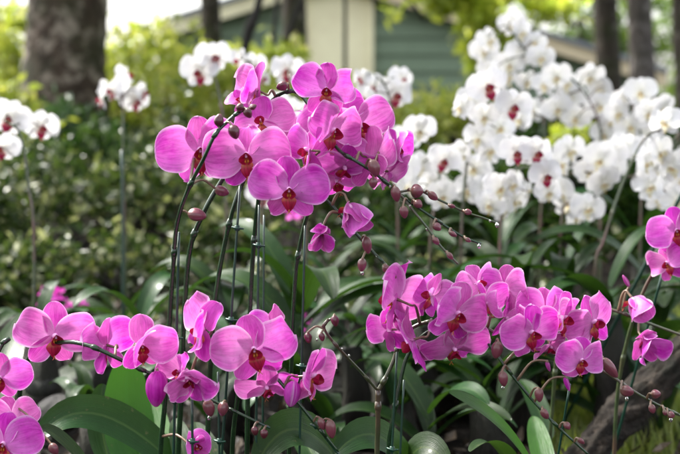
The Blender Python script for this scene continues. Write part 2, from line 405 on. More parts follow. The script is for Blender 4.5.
def drop(parent, P, r, off):
    m = MB(); ellip(m, P, (r, r, r * 1.2), None, 7, 10, 0, .35)
    return m.build('water_drop', M['water'], parent, off=off)

def bud(plant, path, px, py, d, w, h=None, tilt=0, dark=False, dropx=False, mat=None, lean=0):
    """w,h in photo pixels; tilt = angle of the tip in the picture, 0 = tip hanging down, + = to the right"""
    h = h or w * 1.3; s = d / FPX; P = at(px, py, d)
    T = Matrix.Rotation(R(lean), 3, 'X') @ Matrix.Rotation(R(-tilt), 3, 'Y') @ Matrix.Rotation(R(180), 3, 'X')
    m = MB(); ellip(m, P, (w * s / 2, w * s / 2, h * s / 2), T @ Matrix.Rotation(R(px * 13 % 120), 3, 'Z'), 12, 24, 0, .34, .16)
    off = np.array(plant.location)
    top = P - np.array(T @ Vector((0, 0, 1))) * h * s / 2 * .92
    Q, _ = nearest(path, top)
    mid = (top + Q) / 2 + np.array([0, 0, .25]) * np.linalg.norm(top - Q)
    tube(m, smooth_path([P * .3 + top * .7, top, mid, Q], 4), [.0022, .0013, .0012, .0016], 6, 1)
    b = m.build('bud', [mat or (M['bud_dark'] if dark else M['bud']), M['pedicel']], plant, off=off)
    if dropx:
        tip = P + np.array([0, 0, -1]) * (h * s / 2 + 1.2 * s); drop(b, tip, 2.0 * s, off)
    return b

def px_path(pts, k=6):
    """pts: (px, py, d)"""
    return smooth_path([at(*p) for p in pts], k)
def stem(plant, pts, r0, r1, mat='stem', nodes=True, k=6):
    r0 *= .82; path = px_path(pts, k); m = MB(); n = len(path)
    bumps = np.ones(n)
    if nodes:
        for i in range(4, n, 11): bumps[i] = 1.35
    tube(m, path, [r0, (r0 + r1) / 2, r1], 9, 0, True, .03, bumps)
    if nodes:
        for i in range(4, n - 1, 11):        # papery bracts round the nodes
            T = path[i + 1] - path[i]; T /= np.linalg.norm(T); rad = np.interp(i / n, [0, 1], [r0, r1])
            tube(m, [path[i] - T * .004, path[i], path[i] + T * .007], [rad * 1.1, rad * 1.5, rad * 1.12], 8)
    m.build('stem', M[mat], plant, off=np.array(plant.location)); return path

# ------------------------------------------------------------------ leaves
def leaf_mb(P0, P1, W, arch=.05, roll=0., a=.32, b=.5, keel=.22, nu=22, nv=9, droop=0., wave=.02, seed=0, mid=None):
    P0 = np.asarray(P0, float); P1 = np.asarray(P1, float); r = np.random.default_rng(seed)
    c = (P0 + P1) / 2 + np.array([0, 0, 1.]) * arch if mid is None else np.asarray(mid, float)
    t = .5 - .5 * np.cos(np.pi * np.linspace(0, 1, nu)); T_ = t[:, None]
    X = (1 - T_) ** 2 * P0 + 2 * T_ * (1 - T_) * c + T_ ** 2 * P1
    X[:, 2] -= droop * t ** 3
    T = np.gradient(X, axis=0); T /= np.linalg.norm(T, axis=1)[:, None] + 1e-9
    pk = a / (a + b); w = W / 2 * t ** a * (1 - t) ** b / (pk ** a * (1 - pk) ** b); w[0] = W * .16; w = np.maximum(w, 0)
    mb = MB(); G = np.zeros((nu, nv, 3)); U = np.zeros((nu, nv, 2)); s = np.linspace(-1, 1, nv); ph = r.uniform(0, 6.28)
    up = np.array([0, 0, 1.])
    sd0 = np.cross(T[nu // 2] * .6 + T[0] * .4, up)
    if np.linalg.norm(sd0) < .25: sd0 = np.array([1., 0, 0])
    sd0 /= np.linalg.norm(sd0)
    for i in range(nu):
        sd = sd0 - T[i] * sd0.dot(T[i]); sd /= np.linalg.norm(sd); N = np.cross(sd, T[i])
        cr, sr = math.cos(R(roll)), math.sin(R(roll)); sdr = sd * cr + N * sr; Nr = N * cr - sd * sr
        lift = keel * np.abs(s) ** 1.4 * w[i] + wave * W * np.sin(5 * t[i] + ph + 1.5 * s) * s
        G[i] = X[i] + (s * w[i])[:, None] * sdr + lift[:, None] * Nr
        U[i, :, 0] = t[i]; U[i, :, 1] = (s + 1) / 2
    mb.grid(G, U)
    return mb
def px_leaf(plant, b, t, wpx, arch=0., roll=0., mat='leaf', mid=None, droop=0., keel=.22, label=None, **kw):
    P0 = at(*b); P1 = at(*t); d = (b[2] + t[2]) / 2
    m = leaf_mb(P0, P1, wpx * d / FPX, arch, roll, mid=None if mid is None else at(*mid), droop=droop, keel=keel, seed=int(b[0] * 3 + t[1] * 5), **kw)
    o = m.build('leaf', M[mat], plant, off=np.array(plant.location))
    if label: o['label'] = label
    return o

# ------------------------------------------------------------------ terrain
def hgt(x, y):
    def ss(a, b, v):
        t = np.clip((v - a) / (b - a), 0, 1); return t * t * (3 - 2 * t)
    h = .30 * ss(2.6, 5, y) + .12 * ss(5, 9, y) + .3 * ss(12, 40, y)
    h = h + .035 * np.sin(1.7 * x + .6 * y) * np.cos(1.3 * y - .5 * x) + .012 * np.sin(7.1 * x + 3 * y) * np.sin(6.3 * y - 2 * x)
    return h
xs = np.concatenate([-np.geomspace(400, 3, 30), np.linspace(-2.9, 2.9, 80), np.geomspace(3, 400, 30)])
ys = np.concatenate([np.linspace(-6, 0, 10)[:-1], np.linspace(0, 7, 90), np.geomspace(7.2, 600, 50)])
X, Y = np.meshgrid(xs, ys); G = np.stack([X, Y, hgt(X, Y)], -1)
ground = MB().grid(G, np.stack([X, Y], -1)).build('ground', M['soil']); tag(ground, kind='structure')
ground['label'] = 'dark wet soil of the garden bed rising to the trees'

# ------------------------------------------------------------------ scattered small leaves as one mesh
def leaves_mb(P, size, tilt=1.0, aspect=.5, seed=0, up=None, fold=.25):
    """diamond leaves with a folded midrib at points P"""
    r = np.random.default_rng(seed); n = len(P); size = np.broadcast_to(size, n)
    D = r.normal(size=(n, 3)); D /= np.linalg.norm(D, axis=1)[:, None]
    N = r.normal(size=(n, 3)) * tilt + np.array([0, 0, 1.]); N -= D * (N * D).sum(1)[:, None]; N /= np.linalg.norm(N, axis=1)[:, None]
    Sd = np.cross(D, N); L = size[:, None]
    a = P; tip = P + D * L; m = P + D * L * .45 - N * L * fold * .35
    l = P + D * L * .42 + Sd * L * aspect * .5; rr = P + D * L * .42 - Sd * L * aspect * .5
    V = np.stack([a, l, tip, rr, m], 1).reshape(-1, 3)
    base = np.arange(n)[:, None] * 5
    F = np.concatenate([base + np.array([[0, 4, 1]]), base + np.array([[1, 4, 2]]), base + np.array([[0, 3, 4]]), base + np.array([[4, 3, 2]])], 0)
    mb = MB(); mb.v = [V]; mb.uv = [np.zeros((len(V), 2))]; mb.f = F.tolist(); mb.mi = [0] * len(F); mb.n = len(V)
    return mb
def clumps(center, rad, n, ncl, seed, spread=.28, shell=.55):
    r = np.random.default_rng(seed); c = np.asarray(center); rad = np.asarray(rad)
    d = r.normal(size=(ncl, 3)); d /= np.linalg.norm(d, axis=1)[:, None]
    cc = d * (shell + (1 - shell) * r.random((ncl, 1)) ** .6)
    k = r.integers(0, ncl, n); cs = r.uniform(.5, 1.2, ncl)
    P = cc[k] + r.normal(size=(n, 3)) * (spread * cs[k])[:, None]
    return c + P * rad

def shrub(name, label, px, py, d, wpx, hpx, n, ncl, leaf, mat, seed, group='shrubs on the bank', cat='shrub', stems=5, aspect=.5):
    P = at(px, py, d); s = d / FPX; w = wpx * s / 2; h = hpx * s / 2
    gz = float(hgt(P[0], P[1])); base = (P[0], P[1], gz)
    o = empty(name, base, label, cat, group)
    r = np.random.default_rng(seed)
    pts = clumps(P, (w, max(w * .8, .1), h), n, ncl, seed)
    pts = pts[pts[:, 2] > gz - .02]
    leaves_mb(pts, r.uniform(.6, 1.3, len(pts)) * leaf, 1.0, aspect, seed).build('foliage', M[mat], o, smooth=False, off=base)
    m = MB()
    for k in range(stems):
        q = P + r.normal(size=3) * (w * .45, w * .35, h * .4)
        mid = (np.array(base) + q) / 2 + r.normal(size=3) * w * .12
        tube(m, smooth_path([(base[0] + r.normal() * w * .12, base[1] + r.normal() * w * .1, gz - .03), mid, q], 5), [.012 * d / 4, .004 * d / 4], 6)
    m.build('stem', M['bark_dark'], o, off=base)
    return o

# ------------------------------------------------------------------ PINK ORCHIDS
PG = 'pink orchid plants in the foreground'
def plant(label, px, d, group=PG, name='pink_orchid_plant'):
    P = at(px, 454, d); return empty(name, (P[0], P[1], float(hgt(P[0], P[1]))), label, 'orchid', group)
def below(px, d, z=.02):
    """a photo column px carried straight down to the soil at depth d, as (px, py, d)"""
    py = 227 + ((CZ - z) / d - math.sin(PITCH)) / math.cos(PITCH) * FPX
    return (px, py, d)

# A: tall stem with dark buds at its very tip, left of the top cluster
A = plant('pink orchid with a dark bare stem and four dark buds above its flowers', 160, 1.28)
pA = stem(A, [below(158, 1.30), (160, 460, 1.29), (165, 400, 1.28), (169, 330, 1.27), (173, 270, 1.25), (177, 225, 1.22), (188, 190, 1.19), (203, 160, 1.17), (215, 135, 1.165), (228, 121, 1.17), (238, 113, 1.175), (250, 108, 1.18)], .0038, .0015)
pink_flower(A, pA, 199, 151, 1.215, 84, 16, 5, 4, pl=-6, pr=20)
for b in [(219, 120, 1.165, 11, 13, 170, True), (234, 132, 1.165, 13, 15, 20, True), (240, 107, 1.172, 9, 9, 150, True), (248, 113, 1.172, 10, 11, 30, True), (253, 107, 1.18, 7, 8, 120, True)]:
    bud(A, pA, b[0], b[1], b[2], b[3], b[4], b[5], b[6])
pink_flower(A, pA, 196, 447, 1.24, 48, 20, 25, 10, pl=70, pr=72, do=62, la=60, size_p=.9)
bud(A, pA, 197, 215, 1.21, 15, 19, 80); bud(A, pA, 222, 191, 1.2, 12, 15, 70)

# B: arching spike over the top, three budded tips to the right
B = plant('pink orchid whose long budded branches arch right over the white orchids', 182, 1.32)
pB = stem(B, [below(176, 1.34), (178, 460, 1.33), (181, 400, 1.32), (184, 320, 1.31), (190, 250, 1.29), (204, 212, 1.27), (222, 180, 1.27), (246, 140, 1.28), (262, 113, 1.28), (276, 97, 1.27), (289, 91, 1.26), (302, 96, 1.26), (320, 122, 1.24), (338, 149, 1.22), (356, 161, 1.21), (376, 174, 1.21), (402, 196, 1.21), (432, 217, 1.21), (460, 235, 1.21), (481, 244, 1.21)], .0040, .0013)
m_ = stem(B, [(398, 192, 1.21), (417, 190, 1.215), (433, 197, 1.22), (452, 206, 1.225), (468, 213, 1.23), (484, 218, 1.23), (497, 223, 1.23)], .0017, .001, 'spike', False)
m2_ = stem(B, [(400, 194, 1.21), (416, 214, 1.20), (428, 229, 1.20), (438, 243, 1.20), (448, 254, 1.20), (458, 264, 1.20)], .0017, .001, 'spike', False)
pB2 = np.vstack([pB, m_, m2_])
pink_flower(B, pB, 326, 90, 1.20, 62, 5, 2, -3, pl=4, pr=-2)
pink_flower(B, pB, 331, 131, 1.215, 76, 36, 0, -8, pl=40, pr=2)
pink_flower(B, pB, 358, 126, 1.255, 74, 30, 5, 10, pl=10)
pink_flower(B, pB, 372, 158, 1.235, 74, 135, -18, -20)
pink_flower(B, pB, 394, 149, 1.25, 50, 66, 0, 0, pl=30, pr=30)
pink_flower(B, pB, 257, 90, 1.255, 62, -66, 15, -12, pl=32, pr=40)
pink_flower(B, pB, 335, 112, 1.255, 60, -8, 12, 20)
for b in [(374, 168, 1.195, 14, 18, 20), (373, 183, 1.2, 10, 11, 0), (396, 194, 1.2, 11, 16, 10), (418, 204, 1.2, 10, 10, 50), (404, 212, 1.195, 10, 13, 10), (437, 227, 1.2, 9, 10, 50), (453, 234, 1.2, 6, 9, 60), (468, 240, 1.205, 5, 7, 60)]:
    bud(B, pB, *b)
bud(B, m_, 417, 191, 1.205, 16, 13, 90); bud(B, m_, 433, 196, 1.21, 9, 12, 50); bud(B, m_, 468, 212, 1.225, 7, 8, 80); bud(B, m_, 452, 206, 1.22, 5, 7, 80)
bud(B, m2_, 436, 241, 1.195, 7, 9, 40); bud(B, m2_, 450, 256, 1.195, 6, 9, 40)
for p in [(497, 225, 1.228, 2.3), (479, 246, 1.208, 2.0), (427, 229, 1.2, 1.4), (410, 206, 1.2, 1.3), (490, 221, 1.228, 1.2), (390, 187, 1.2, 1.2)]:
    drop(B, at(*p[:3]), p[3] * .00107, np.array(B.location))
bud(B, pB, 282, 86, 1.245, 11, 12, -70, True)

# C: flowers at the front of the top cluster, spike with buds hanging to the middle
Cc = plant('pink orchid with a wide crimson lipped flower lowest in the top cluster', 212, 1.30)
pC = stem(Cc, [below(206, 1.32), (207, 460, 1.31), (211, 350, 1.30), (217, 287, 1.29), (226, 238, 1.28), (235, 203, 1.27), (246, 176, 1.27), (262, 152, 1.26), (280, 150, 1.245), (297, 165, 1.235), (315, 187, 1.225), (335, 209, 1.22), (352, 229, 1.22), (371, 250, 1.22), (386, 265, 1.215), (397, 278, 1.215)], .0038, .0013)
pink_flower(Cc, pC, 289, 190, 1.175, 77, 3, 0, 0, pl=0, pr=0, label='widest open flower facing the camera')
pink_flower(Cc, pC, 297, 133, 1.25, 64, -20, 5, 12, pl=6)
pink_flower(Cc, pC, 309, 150, 1.185, 60, -62, 0, -14, pl=25, pr=25)
pink_flower(Cc, pC, 344, 166, 1.24, 66, 20, -52, 0)
pink_flower(Cc, pC, 349, 204, 1.205, 62, 30, -56, -16, pl=76, pr=74, do=72, la=74, cup=.4, label='half closed flower hanging down')
pink_flower(Cc, pC, 322, 231, 1.20, 52, -4, -30, 0, pl=76, pr=74, do=54, la=66, lipo=-10, cup=.5, label='half closed flower showing its dark red throat')
for b in [(367, 245, 1.21, 11, 18, 8), (362, 265, 1.205, 10, 14, -4), (387, 269, 1.21, 9, 10, 60), (393, 276, 1.21, 7, 8, 60)]: bud(Cc, pC, *b)
drop(Cc, at(362, 273, 1.205), .0018, np.array(Cc.location))

# D: straight stem up to the flower in the middle of the top cluster
D = plant('pink orchid on a straight stem behind the front left flower of the top cluster', 250, 1.28)
pD = stem(D, [below(246, 1.30), (247, 460, 1.29), (248, 380, 1.285), (250, 310, 1.28), (253, 255, 1.27), (256, 220, 1.26), (259, 195, 1.25), (260, 165, 1.245)], .0036, .0024)
pink_flower(D, pD, 247, 156, 1.195, 82, -2, 4, 4, pl=2, pr=2)
pink_flower(D, pD, 262, 122, 1.235, 62, -14, 30, 10, pl=-5)
pink_flower(D, pD, 240, 101, 1.25, 30, -30, 40, 30, pl=40, pr=40, do=40)

# E: stem rising to the right of centre
E = plant('pink orchid on a thin stem leaning right under the half closed flowers', 294, 1.3)
pE = stem(E, [below(288, 1.33), (289, 460, 1.32), (291, 380, 1.31), (293, 320, 1.30), (296, 270, 1.29), (302, 235, 1.28), (310, 207, 1.27), (322, 180, 1.265), (345, 155, 1.265)], .0034, .002)
pink_flower(E, pE, 336, 180, 1.255, 60, 10, -35, 20)
pink_flower(E, pE, 388, 172, 1.25, 58, 120, -30, 0)

# F: low spike crossing the lower left
F = plant('pink orchid with a thick dark spike crossing the lower left flowers', 18, 1.27)
pF = stem(F, [below(16, 1.3), (17, 460, 1.29), (19, 400, 1.28), (25, 366, 1.265), (40, 348, 1.24), (66, 342, 1.215), (90, 346, 1.20), (115, 357, 1.20), (140, 369, 1.21), (165, 379, 1.215), (190, 391, 1.215), (215, 402, 1.21), (240, 414, 1.20), (268, 427, 1.195)], .0040, .0012)
pink_flower(F, pF, 54, 336, 1.225, 76, 30, 0, -4, pl=-22, pr=6, do=-20, cup=.3)
pink_flower(F, pF, 142, 345, 1.185, 68, 16, -4, 2, pl=76, pr=14, cup=.25)
pink_flower(F, pF, 106, 345, 1.235, 66, -112, 0, -6)
pink_flower(F, pF, 204, 329, 1.195, 74, -34, 5, -26, pl=4, pr=42)
pink_flower(F, pF, 191, 377, 1.18, 66, -8, -26, 0, pl=56, pr=50, do=40, la=40, cup=.3)
pink_flower(F, pF, 180, 372, 1.225, 46, -30, 20, 0, pl=30, pr=30)
bud(F, pF, 157, 389, 1.195, 25, 37, -4, mat=M['pink_sepal'])
bud(F, pF, 209, 408, 1.195, 13, 18, 15, dropx=True); bud(F, pF, 223, 409, 1.19, 12, 15, -5)
bud(F, pF, 255, 431, 1.19, 8, 10, 10, True); bud(F, pF, 264, 434, 1.188, 9, 10, 0, True)

# G: low spike in the bottom centre
Gp = plant('pink orchid with its budded spike slanting to the bottom right of centre', 236, 1.26)
pG = stem(Gp, [below(230, 1.3), (232, 460, 1.28), (236, 410, 1.26), (243, 378, 1.24), (256, 368, 1.215), (271, 373, 1.20), (287, 390, 1.195), (305, 411, 1.195), (322, 432, 1.195), (338, 452, 1.2)], .0036, .0013)
pink_flower(Gp, pG, 254, 349, 1.175, 84, 6, 0, 14, pl=8, pr=-4, la=-12)
pink_flower(Gp, pG, 266, 386, 1.20, 62, 24, -38, 10, la=0)
pink_flower(Gp, pG, 271, 330, 1.24, 56, 60, 20, -10, do=10)
pink_flower(Gp, pG, 310, 376, 1.19, 76, 66, 0, -8, pl=20, pr=10, do=18)
bud(Gp, pG, 292, 394, 1.175, 19, 27, -8, mat=M['pink_sepal']); bud(Gp, pG, 322, 424, 1.185, 9, 13, 20); bud(Gp, pG, 331, 429, 1.182, 12, 20, 8)

# H: plant at the left edge
Hh = plant('pink orchid cut by the left edge with two drooping clusters of flowers', -14, 1.25)
pH = stem(Hh, [below(-18, 1.27), (-16, 460, 1.26), (-14, 410, 1.25), (-8, 370, 1.25), (2, 345, 1.25), (8, 340, 1.25)], .0036, .002)
pink_flower(Hh, pH, 0, 377, 1.205, 60, 16, -6, -6)
pink_flower(Hh, pH, 4, 444, 1.185, 74, 4, 6, -6)
pink_flower(Hh, pH, 12, 420, 1.215, 54, 30, 20, 0)
bud(Hh, pH, 54, 449, 1.2, 11, 13, 30)

# I: Y-branched stem carrying the big right cluster
I = plant('pink orchid with a forked stem and a spike of buds over the log at right', 378, 1.27)
pI0 = stem(I, [below(376, 1.28), (377, 460, 1.275), (378, 425, 1.27), (378, 390, 1.265)], .0034, .003, 'spike')
pIL = stem(I, [(378, 391, 1.265), (362, 373, 1.25), (344, 354, 1.235), (330, 338, 1.225), (324, 327, 1.22), (329, 320, 1.22), (336, 318, 1.22)], .0019, .0014, 'spike')
pIR = stem(I, [(378, 391, 1.265), (386, 377, 1.265), (393, 362, 1.265), (402, 338, 1.265), (420, 324, 1.262), (447, 322, 1.257), (478, 325, 1.25), (505, 338, 1.245), (535, 350, 1.24), (560, 356, 1.235), (585, 363, 1.225), (608, 374, 1.215), (630, 389, 1.21), (656, 404, 1.21), (690, 420, 1.21)], .0030, .0013, 'spike')
pink_flower(I, pIR, 396, 299, 1.225, 88, -118, 8, 10, pl=0, pr=-6)
pink_flower(I, pIR, 413, 340, 1.205, 80, -104, -28, -8)
pink_flower(I, pIR, 388, 330, 1.25, 58, -130, -20, 0)
pink_flower(I, pIR, 456, 313, 1.185, 72, 24, -6, -14, pl=24, pr=6, do=6)
pink_flower(I, pIR, 432, 296, 1.225, 56, -60, 30, 0)
pink_flower(I, pIR, 505, 290, 1.24, 56, 150, 10, 0)
pink_flower(I, pIR, 486, 303, 1.215, 54, 75, 8, 20, pl=46, pr=30)
pink_flower(I, pIR, 530, 332, 1.185, 66, 26, -2, 12, pl=10, pr=20)
pink_flower(I, pIR, 545, 310, 1.225, 60, 8, 20, -10)
pink_flower(I, pIR, 563, 318, 1.21, 62, 34, 4, -10, pl=42, pr=2)
pink_flower(I, pIR, 592, 322, 1.225, 66, 40, 4, 14)
pink_flower(I, pIR, 581, 360, 1.175, 52, 8, 0, -6, pl=12, pr=4, fat=1.12, cup=.2)
bud(I, pIR, 610, 368, 1.19, 13, 25, 38); bud(I, pIR, 627, 391, 1.19, 13, 14, 70, dropx=True); bud(I, pIR, 656, 394, 1.2, 10, 10, 90); bud(I, pIR, 652, 409, 1.2, 8, 10, 20); bud(I, pIR, 671, 415, 1.2, 8, 8, 70, dropx=True); bud(I, pIR, 665, 413, 1.2, 5, 6, 20)
bud(I, pIL, 335, 321, 1.21, 9, 12, 10, True); bud(I, pIL, 308, 338, 1.22, 9, 11, 10, True); bud(I, pIL, 322, 337, 1.22, 7, 9, 10, True)
for p in [(349, 356, 1.23, 1.5), (342, 349, 1.23, 1.1), (317, 340, 1.22, 1.3)]: drop(I, at(*p[:3]), p[3] * .00107, np.array(I.location))

# J: second plant of the right cluster
J = plant('pink orchid with a low spike of hanging buds under the right cluster', 390, 1.26)
pJ = stem(J, [below(385, 1.27), (388, 460, 1.265), (392, 425, 1.26), (399, 388, 1.26), (408, 355, 1.26), (428, 332, 1.255), (458, 326, 1.245), (482, 337, 1.23), (508, 370, 1.21), (534, 402, 1.205), (559, 428, 1.2), (590, 456, 1.2)], .0034, .0012)
pink_flower(J, pJ, 454, 347, 1.215, 70, 10, -40, 0)
pink_flower(J, pJ, 478, 284, 1.245, 50, 30, 25, 10)
pink_flower(J, pJ, 506, 318, 1.235, 56, 60, -8, 0, pl=50, pr=20)
pink_flower(J, pJ, 550, 345, 1.225, 50, 20, -50, 0, pl=30, pr=30)
bud(J, pJ, 497, 350, 1.19, 13, 18, -10); bud(J, pJ, 503, 379, 1.19, 11, 16, 10, dropx=True); bud(J, pJ, 539, 395, 1.195, 10, 15, 5); bud(J, pJ, 545, 414, 1.19, 9, 12, 30); bud(J, pJ, 567, 426, 1.195, 8, 9, 40); bud(J, pJ, 581, 441, 1.195, 6, 9, 50)
bud(J, pJ, 548, 366, 1.2, 5, 12, 20, mat=M['pink_sepal']); bud(J, pJ, 567, 384, 1.2, 6, 16, 20, mat=M['pink_sepal'])

# K: two half closed flowers behind the right cluster
K = plant('pink orchid with two half closed flowers on a thin spike above the log', 552, 1.46)
pK = stem(K, [below(548, 1.5), (549, 460, 1.49), (553, 400, 1.48), (558, 350, 1.46), (572, 316, 1.43), (598, 308, 1.41), (622, 313, 1.40), (645, 322, 1.40), (700, 342, 1.40)], .0034, .0016, 'spike')
pink_flower(K, pK, 632, 298, 1.385, 52, 30, -46, -14, pl=76, pr=74, do=74, la=70, cup=.4)
pink_flower(K, pK, 642, 338, 1.375, 58, 4, -32, 0, pl=66, pr=66, do=46, la=58, cup=.45)
bud(K, pK, 626, 281, 1.40, 5, 14, -150, mat=M['pink_sepal'])

# L: right edge
Lr = plant('pink orchid cut by the right edge with paler flowers', 640, 1.45)
pL = stem(Lr, [below(612, 1.5), (614, 460, 1.5), (618, 390, 1.49), (630, 330, 1.47), (648, 282, 1.45), (668, 258, 1.43), (690, 240, 1.42)], .0034, .002, 'spike')
pink_flower(Lr, pL, 676, 231, 1.395, 56, -6, 4, 16)
pink_flower(Lr, pL, 668, 263, 1.405, 46, -40, 0, 20)
pink_flower(Lr, pL, 683, 256, 1.42, 46, 20, -10, 0)

# leaves of the foreground plants, attached where they grow
px_leaf(A, (138, 470, 1.42), (128, 352, 1.46), 52, mat='leaf_light', mid=(122, 420, 1.46), keel=.12, label='broad upright bright green leaf')
px_leaf(A, (178, 468, 1.36), (38, 441, 1.30), 40, mid=(84, 374, 1.36), roll=52, label='pale shiny leaf bending to the left')
px_leaf(A, (110, 465, 1.42), (103, 384, 1.48), 30, mid=(96, 420, 1.46))
px_leaf(A, (92, 475, 1.25), (42, 430, 1.22), 26, mid=(56, 428, 1.24), roll=20)
px_leaf(A, (158, 480, 1.4), (152, 400, 1.5), 34, mid=(154, 430, 1.46), mat='leaf_light')
px_leaf(Gp, (350, 480, 1.33), (254, 470, 1.24), 44, mid=(292, 384, 1.30), roll=50, label='striped shiny leaf arching in the bottom centre')
px_leaf(Gp, (330, 480, 1.4), (305, 430, 1.5), 32, mid=(300, 440, 1.45))
px_leaf(Gp, (190, 480, 1.33), (176, 418, 1.40), 24, mid=(180, 440, 1.36))
px_leaf(Gp, (228, 480, 1.33), (196, 422, 1.40), 26, mid=(200, 440, 1.36))
px_leaf(I, (420, 490, 1.36), (334, 456, 1.28), 40, mid=(380, 400, 1.34), roll=48, label='shiny leaf arching left of the forked stem')
px_leaf(I, (400, 480, 1.36), (450, 470, 1.30), 34, mid=(420, 420, 1.35), roll=-45)
px_leaf(J, (548, 500, 1.32), (449, 392, 1.20), 26, mid=(508, 414, 1.25), roll=45, mat='leaf_light', label='pointed green leaf rising to the left')
px_leaf(J, (520, 480, 1.36), (470, 452, 1.30), 26, mid=(496, 424, 1.34), roll=-10)
px_leaf(J, (548, 480, 1.4), (534, 416, 1.5), 24, mid=(538, 440, 1.46), mat='leaf_light')
px_leaf(F, (-10, 470, 1.5), (30, 310, 1.75), 36, mid=(-5, 350, 1.6))
px_leaf(K, (548, 440, 1.6), (520, 380, 1.7), 22, mid=(535, 390, 1.65))
px_leaf(Lr, (640, 440, 1.9), (590, 300, 1.95), 26, mid=(610, 340, 1.9)); px_leaf(Lr, (660, 430, 1.9), (690, 320, 1.85), 28, mid=(690, 360, 1.85))

# stakes
SG = 'thin green stakes tied beside orchid stems'
def stake(label, a, b, r=.0018, clips=(), mid=None):
    P0, P1 = at(*a), at(*b); r = r * .82
    o = empty('plant_stake', P0, label, 'stake', SG); m = MB()
    P = [P0, at(*mid), P1] if mid else [P0, P1]
    tube(m, smooth_path(P, 6) if mid else np.linspace(P0, P1, 12), [r, r * .9], 8, 0, True, .02)
    m.build('rod', M['stake'], o, off=P0)
    for k in clips:
        c = P0 + (P1 - P0) * k; m = MB(); T = (P1 - P0) / np.linalg.norm(P1 - P0)
        tube(m, [c - T * .003, c + T * .003], [r * 2.0, r * 2.0], 10)
        tube(m, smooth_path([c + [-.006, .001, .001], c + [0, -.003, 0], c + [.007, .001, -.001]], 4), [.0011, .0015, .001], 6)
        m.build('clip', M['clip'], o, off=P0)
    return o
stake('green stake clipped beside the dark stem with four dark top buds', below(170, 1.27, 0), (179, 232, 1.235), .0020, (.72, .55))
stake('green stake beside the leaning stem left of the wide crimson lipped flower', below(212, 1.275, 0), (240, 186, 1.255), .0019, (.68, .9))
stake('green stake with a clip on the straight stem under the top cluster', below(254, 1.26, 0), (259, 205, 1.25), .0018, (.72, .9))
stake('green stake on the thin stem leaning right under the half closed flowers', below(296, 1.29, 0), (305, 225, 1.275), .0017, (.62,))
stake('green stake standing behind the straight stem, with nothing in bloom on it', below(262, 1.36, 0), (264, 215, 1.36), .0016, (.6,))
stake('bent green stake lying along the bud spike of the lower left orchid', (208, 398, 1.22), (270, 428, 1.19), .0016)
stake('thick green stake slanting down to the bottom edge beside a leaf', (284, 385, 1.20), (348, 466, 1.2), .0021, (.5,))
stake('green stake right of the forked stem', below(384, 1.255, 0), (397, 352, 1.25), .0017, (.62,))
stake('green stake on the second stem from the forked stem', below(392, 1.25, 0), (404, 380, 1.25), .0017, (.6,))
stake('green stake in the bottom left between two low flowers', below(222, 1.27, 0), (218, 372, 1.26), .0016, (.7,))
stake('green stake rising to the front left low flower cup', below(194, 1.22, 0), (192, 396, 1.22), .0019, (.8,))
stake('slanting green stake under the rightmost round pink flower', below(536, 1.3, 0), (570, 384, 1.25), .0017)
stake('long blurred green stake slanting up to the right edge', below(560, 1.95, 0), (690, 178, 1.75), .0042)
stake('blurred green stake slanting behind the half closed right flowers', below(600, 1.6, 0), (664, 268, 1.5), .0026)
stake('pale green stake standing far left of the round lipped flower', below(124, 2.3, 0), (122, 150, 2.3), .004)

# ------------------------------------------------------------------ WHITE ORCHIDS
NV = 7
WV = []
for k in range(NV):
    parts = flower_meshes(500 + 17 * k, pl=6 + 6 * (k % 3) - 8, pr=4 - 5 * (k % 2), do=-4 + 10 * (k == 3), la=-8, ruf=.045)
    t = MB(); lp = None
    for nm, m in parts:
        if nm == 'lip': lp = m
        else:
            for v, uv in zip(m.v, m.uv): pass
            t.add(np.concatenate(m.v), m.f, np.concatenate(m.uv), 0)
    c = column_mb(); t.add(np.concatenate(c.v), c.f, np.concatenate(c.uv), 1)
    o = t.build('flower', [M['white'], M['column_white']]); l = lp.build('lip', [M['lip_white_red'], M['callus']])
    lp2 = bpy.data.objects.new('lip', l.data.copy()); lp2.data.materials[0] = M['lip_white_yellow']
    WV.append((o.data, l.data, lp2.data)); bpy.data.objects.remove(o); bpy.data.objects.remove(l); bpy.data.objects.remove(lp2)
# shared leaf meshes for the plants standing further back
LEAVES = []
for k in range(6):
    L = .22 + .03 * (k % 4); up = [.10, .14, .06, .17, .09, .13][k]
    mb = leaf_mb((0, 0, 0), (L, 0, up - .04 * (k % 2)), (.052 + .008 * (k % 3)), mid=(L * .5, 0, up + .07), keel=.25, seed=k, roll=[0, 12, -10, 20, -15, 5][k])
    o = mb.build('leaf', M['leaf']); LEAVES.append(o.data); bpy.data.objects.remove(o)
wr = np.random.default_rng(21)
def rosette(o, n, rot0, scale=1., lift=0.03, mat=None):
    for i in range(n):
        l = bpy.data.objects.new('leaf', LEAVES[int(wr.integers(0, 6))]); COL.objects.link(l); l.parent = o
        l.location = (0, 0, lift + .012 * i)
        l.rotation_euler = (0, R(wr.uniform(-12, 14)), rot0 + (i % 2) * math.pi + wr.normal() * .45)
        s = scale * wr.uniform(.85, 1.2); l.scale = (s, s, s)
